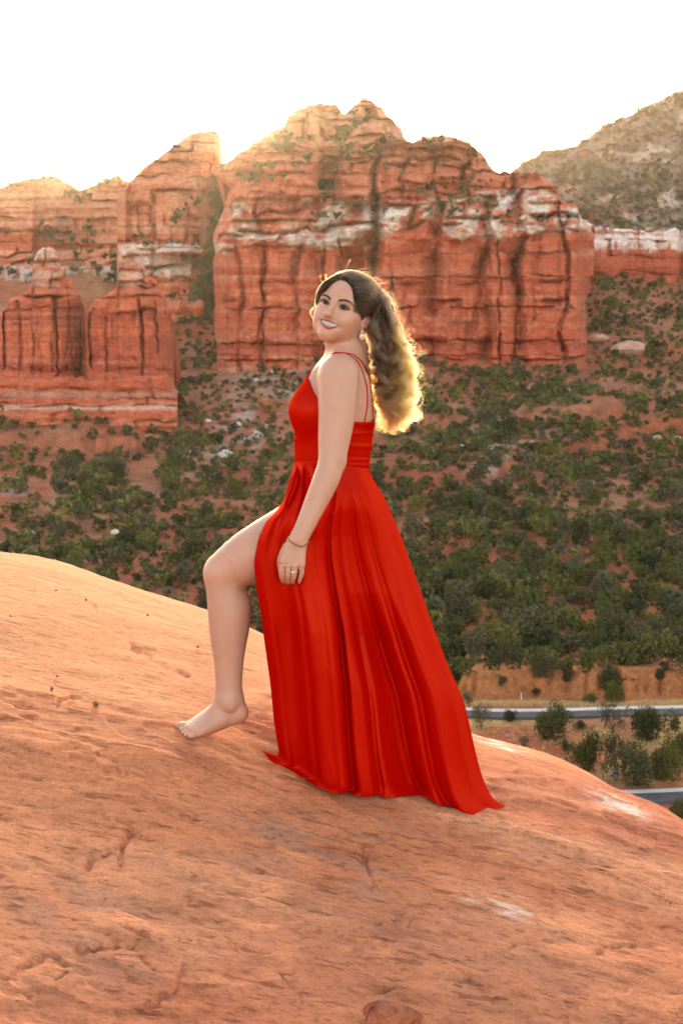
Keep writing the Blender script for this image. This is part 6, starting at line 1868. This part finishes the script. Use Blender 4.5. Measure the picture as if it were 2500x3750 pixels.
def hair_material(name):
    t = NT(name)
    h = t.add('ShaderNodeBsdfHairPrincipled', parametrization='COLOR')
    a = t.add('ShaderNodeAttribute', attribute_name='tone').outputs['Fac']
    c = t.ramp(a, [(0.0, (0.026, 0.013, 0.0075)), (0.30, (0.085, 0.040, 0.018)), (0.60, (0.44, 0.170, 0.048)), (1.0, (0.56, 0.255, 0.075))])
    t.l.new(c, h.inputs['Color'])
    h.inputs['Roughness'].default_value = 0.32
    h.inputs['Radial Roughness'].default_value = 0.38
    t.l.new(h.outputs[0], t.out.inputs['Surface'])
    return t.m
M_HAIR = hair_material('hair')
def cap_material():
    t = NT('hair_base')
    n = t.noise(t.pos((120, 120, 60)), 1.0, 3)
    t.principled(Base_Color=t.ramp(n, [(0.3, (0.012, 0.0065, 0.0042)), (0.7, (0.030, 0.016, 0.010))]), Roughness=0.9)
    t.bsdf.inputs['Specular IOR Level'].default_value = 0.05
    return t.m
Vh, Qh = HF.nets()
Vh = smooth(Vh, Qh, 3, 0.5)
hair = add('hair', Vh, Qh, cap_material())

def add_curves(name, P, rad, tone, parent):
    """P (n, k, 3) strands"""
    n, k = P.shape[:2]
    hc = bpy.data.hair_curves.new(name)
    hc.add_curves([k] * n)
    hc.attributes['position'].data.foreach_set('vector', (P - PB).astype(np.float32).ravel()) if 'position' in hc.attributes else hc.position_data.foreach_set('vector', (P - PB).astype(np.float32).ravel())
    ra = hc.attributes.get('radius') or hc.attributes.new('radius', 'FLOAT', 'POINT')
    ra.data.foreach_set('value', np.broadcast_to(rad, (n, k)).astype(np.float32).ravel())
    ta = hc.attributes.new('tone', 'FLOAT', 'POINT')
    ta.data.foreach_set('value', np.broadcast_to(tone, (n, k)).astype(np.float32).ravel())
    hc.materials.append(M_HAIR)
    o = bpy.data.objects.new(name, hc); COL.objects.link(o); o.parent = parent
    return o

rh = np.random.default_rng(21)
# strands combed back over the head
nb_ = np.flatnonzero((cutb > 0.98) & (cutb < 1.22) & (hl_[:, 2] > -0.012) & (hl_[:, 2] < 0.15) & (hl_[:, 1] > -0.02))
Vh = np.vstack([Vh, V_[nb_]]); isb = np.zeros(len(Vh), bool); isb[-len(nb_):] = True
nrm = HF.normal(Vh)
loc = hloc(Vh)
cand = np.flatnonzero((loc[:, 1] > -0.10) & (loc[:, 2] > -0.055) & (((Vh - HO) @ HA[:, 1]) < 0.09))
w_ = np.where(loc[cand, 1] > 0.0, 2.2, 1.0)
cutv = ((loc[:, 0] + 0.007) / 0.082) ** 2 + ((loc[:, 1] - 0.118) / 0.103) ** 2 + ((loc[:, 2] + 0.030) / 0.124) ** 2
w_ = w_ * np.where(cutv[cand] < 1.45, 7.0, 1.0) * np.where(isb[cand], 0.35, 1.0)
root = rh.choice(cand, 7600, p=w_ / w_.sum())
K = 16
P = np.zeros((len(root), K, 3)); P[:, 0] = Vh[root]
G1 = hp(0.004, -0.118, 0.030)
lowr = sstep(0.03, -0.03, loc[root, 2])
G = G1[None] + lowr[:, None] * (pr(1408, 1215, 4.41) - G1)[None]
length = rh.uniform(0.10, 0.19, len(root))
lift = 0.0008 + 0.0035 * rh.random(len(root)) ** 2
for i in range(1, K):
    p = P[:, i - 1]
    n = HF.normal(p)
    d = G - p
    d = d - (d * n).sum(1)[:, None] * n
    dl = np.linalg.norm(d, axis=1)[:, None]
    step = np.minimum(length[:, None] / K, dl * 0.5)
    wv = np.stack([noise3(p[:, 0] * 40, p[:, 1] * 40, p[:, 2] * 40, 601 + a) for a in range(3)], 1) * 0.25
    dd = d / (dl + 1e-6) + wv
    p = p + dd / np.linalg.norm(dd, axis=1)[:, None] * step
    for _ in range(2): p = p - HF.normal(p) * np.clip(HF.sample(p), -0.01, 0.01)[:, None]
    P[:, i] = p
nn = np.stack([HF.normal(P[:, i]) for i in range(K)], 1)
P = P + nn * (lift[:, None] * np.minimum(np.arange(K) / 3.0, 1))[..., None]
# fine waves
ph = rh.uniform(0, 6.28, len(root))
P = P + nn * (0.0012 * np.sin(np.arange(K)[None] * 1.1 + ph[:, None]) * (np.arange(K)[None] > 2))[..., None]
tone = np.clip(0.04 + 0.16 * rh.random(len(root))[:, None] + 0.18 * (np.arange(K) / K)[None] * rh.random(len(root))[:, None], 0, 1)
add_curves('combed_hair', P, np.linspace(0.00022, 0.00042, K)[None], tone, hair)

# long curls
def curls(n_guides, n_str, seed, q0, q1, fly=False):
    r = np.random.default_rng(seed)
    Ps, Ts, Rs = [], [], []
    K = 46
    t = np.linspace(0, 1, K)
    for g in range(n_guides):
        q = r.uniform(q0, q1)
        endy = r.uniform(1490, 1590) if q < .6 else r.uniform(1420, 1560)
        A = lerp(np.array([1350, 1215]), np.array([1402, 1076]), q); Bm = lerp(np.array([1368, 1310]), np.array([1454, 1205]), q)
        Cm = lerp(np.array([1384, 1430]), np.array([1488, 1350]), q); D = np.array([lerp(1400, 1490, q) + r.normal() * 8, endy])
        ctr = catmull([A + r.normal(size=2) * 7, Bm + r.normal(size=2) * 9, Cm + r.normal(size=2) * 9, D], K)
        if r.random() < 0.35: ctr[:, 0] += 26 * sstep(.86, 1, t) * r.uniform(-0.2, 1)
        Yc = 4.43 + r.normal() * 0.024 - 0.02 * (1 - q) + 0.01 * np.sin(t * 5 + r.uniform(0, 6))
        amp = (0.002 + 0.016 * sstep(0.10, 0.55, t)) * r.uniform(0.5, 1.3) * (1.0 if not fly else 1.8)
        turns = r.uniform(3.2, 5.6) * (1 if r.random() < .5 else -1)
        ph = r.uniform(0, 6.28)
        gt_ = r.uniform(0.45, 1.25)
        base = at(ctr[:, 0], ctr[:, 1], Yc)
        for s in range(n_str):
            o = r.normal(size=3) * np.array([1, 1, 0.4]) * (0.0042 if not fly else 0.012)
            am = amp * r.uniform(0.75, 1.2); p2 = ph + r.normal() * 0.30
            ang = 2 * np.pi * turns * t * r.uniform(0.97, 1.03) + p2
            P = base + o * (1.7 - 1.1 * sstep(0, .25, t) + 0.7 * t)[:, None] + np.stack([am * np.cos(ang), am * np.sin(ang), 0.3 * am * np.sin(ang * 1.3)], 1)
            P = P + 0.004 * np.stack([noise3(t * 4, s * 1.7, g * 3.1, seed + a) for a in range(3)], 1) * t[:, None]
            Ps.append(P)
            edge = 0.50 * sstep(0.45, 1.05, q) * sstep(0, .4, t) + 0.80 * sstep(0.28, 0.95, t) * (0.45 + 0.55 * q)
            Ts.append(np.clip(edge * gt_ * r.uniform(0.8, 1.12) + 0.03, 0, 1))
            Rs.append(0.00040 * (1 - 0.5 * t))
    return np.array(Ps), np.array(Rs), np.array(Ts)
P, Rr, Tt = curls(88, 40, 71, 0.0, 1.0)
add_curves('curls', P, Rr, Tt, hair)
P, Rr, Tt = curls(40, 3, 72, 0.50, 1.10, True)
add_curves('loose_curls', P, Rr * 0.32, np.clip(Tt + .1, 0, 1), hair)
# stray hairs at the crown and the far cheek
n = 90
rt = rh.choice(cand[loc[cand, 2] > 0.05], n)
t = np.linspace(0, 1, 14)[None, :, None]
d0 = nrm[rt] * 0.6 + HA[:, 1][None] * -0.7 + rh.normal(size=(n, 3)) * 0.35
P = Vh[rt][:, None] + d0[:, None] * t * rh.uniform(0.015, 0.05, n)[:, None, None] + np.array([0, 0, -0.03]) * t ** 2 * rh.random(n)[:, None, None] + 0.003 * np.stack([np.sin(t[..., 0] * 9 + rh.uniform(0, 6, n)[:, None])] * 3, -1) * t
add_curves('stray_hair', P, 0.00014, 0.45, hair)
wisp = []
for k in range(7):
    c = catmull([(1166 + k * .6, 1090), (1154 - k * .5, 1120), (1140 - k * 1.2 - 4 * (k % 2), 1142), (1140 + k, 1160), (1150, 1168 + k)], 16)
    wisp.append(at(c[:, 0], c[:, 1], 4.40 + 0.003 * k))
add_curves('wisp', np.array(wisp)[:4], 0.00016, 0.4, hair)

# ------------------------------------------------------------------ thin haze volume added to make a warm glow around the sun
def haze():
    t = NT('haze_air')
    v = t.add('ShaderNodeVolumePrincipled')
    v.inputs['Color'].default_value = (1.0, 0.93, 0.86, 1)
    v.inputs['Density'].default_value = 0.000045
    v.inputs['Anisotropy'].default_value = 0.84
    t.l.new(v.outputs[0], t.out.inputs['Volume'])
    lo, hi = np.array([-1500, -900, -46.0]), np.array([1500, 1500, 260.0])
    V = np.array([[(hi if b else lo)[i] for i, b in enumerate(c)] for c in ((0,0,0),(1,0,0),(1,1,0),(0,1,0),(0,0,1),(1,0,1),(1,1,1),(0,1,1))])
    Fq = np.array([[0,3,2,1],[4,5,6,7],[0,1,5,4],[1,2,6,5],[2,3,7,6],[3,0,4,7]])
    props(link('haze', mk_mesh('haze', V, Fq, None, False, t.m)), 'thin warm haze added to the valley air for the sun glow', 'haze', None, 'stuff')
haze()
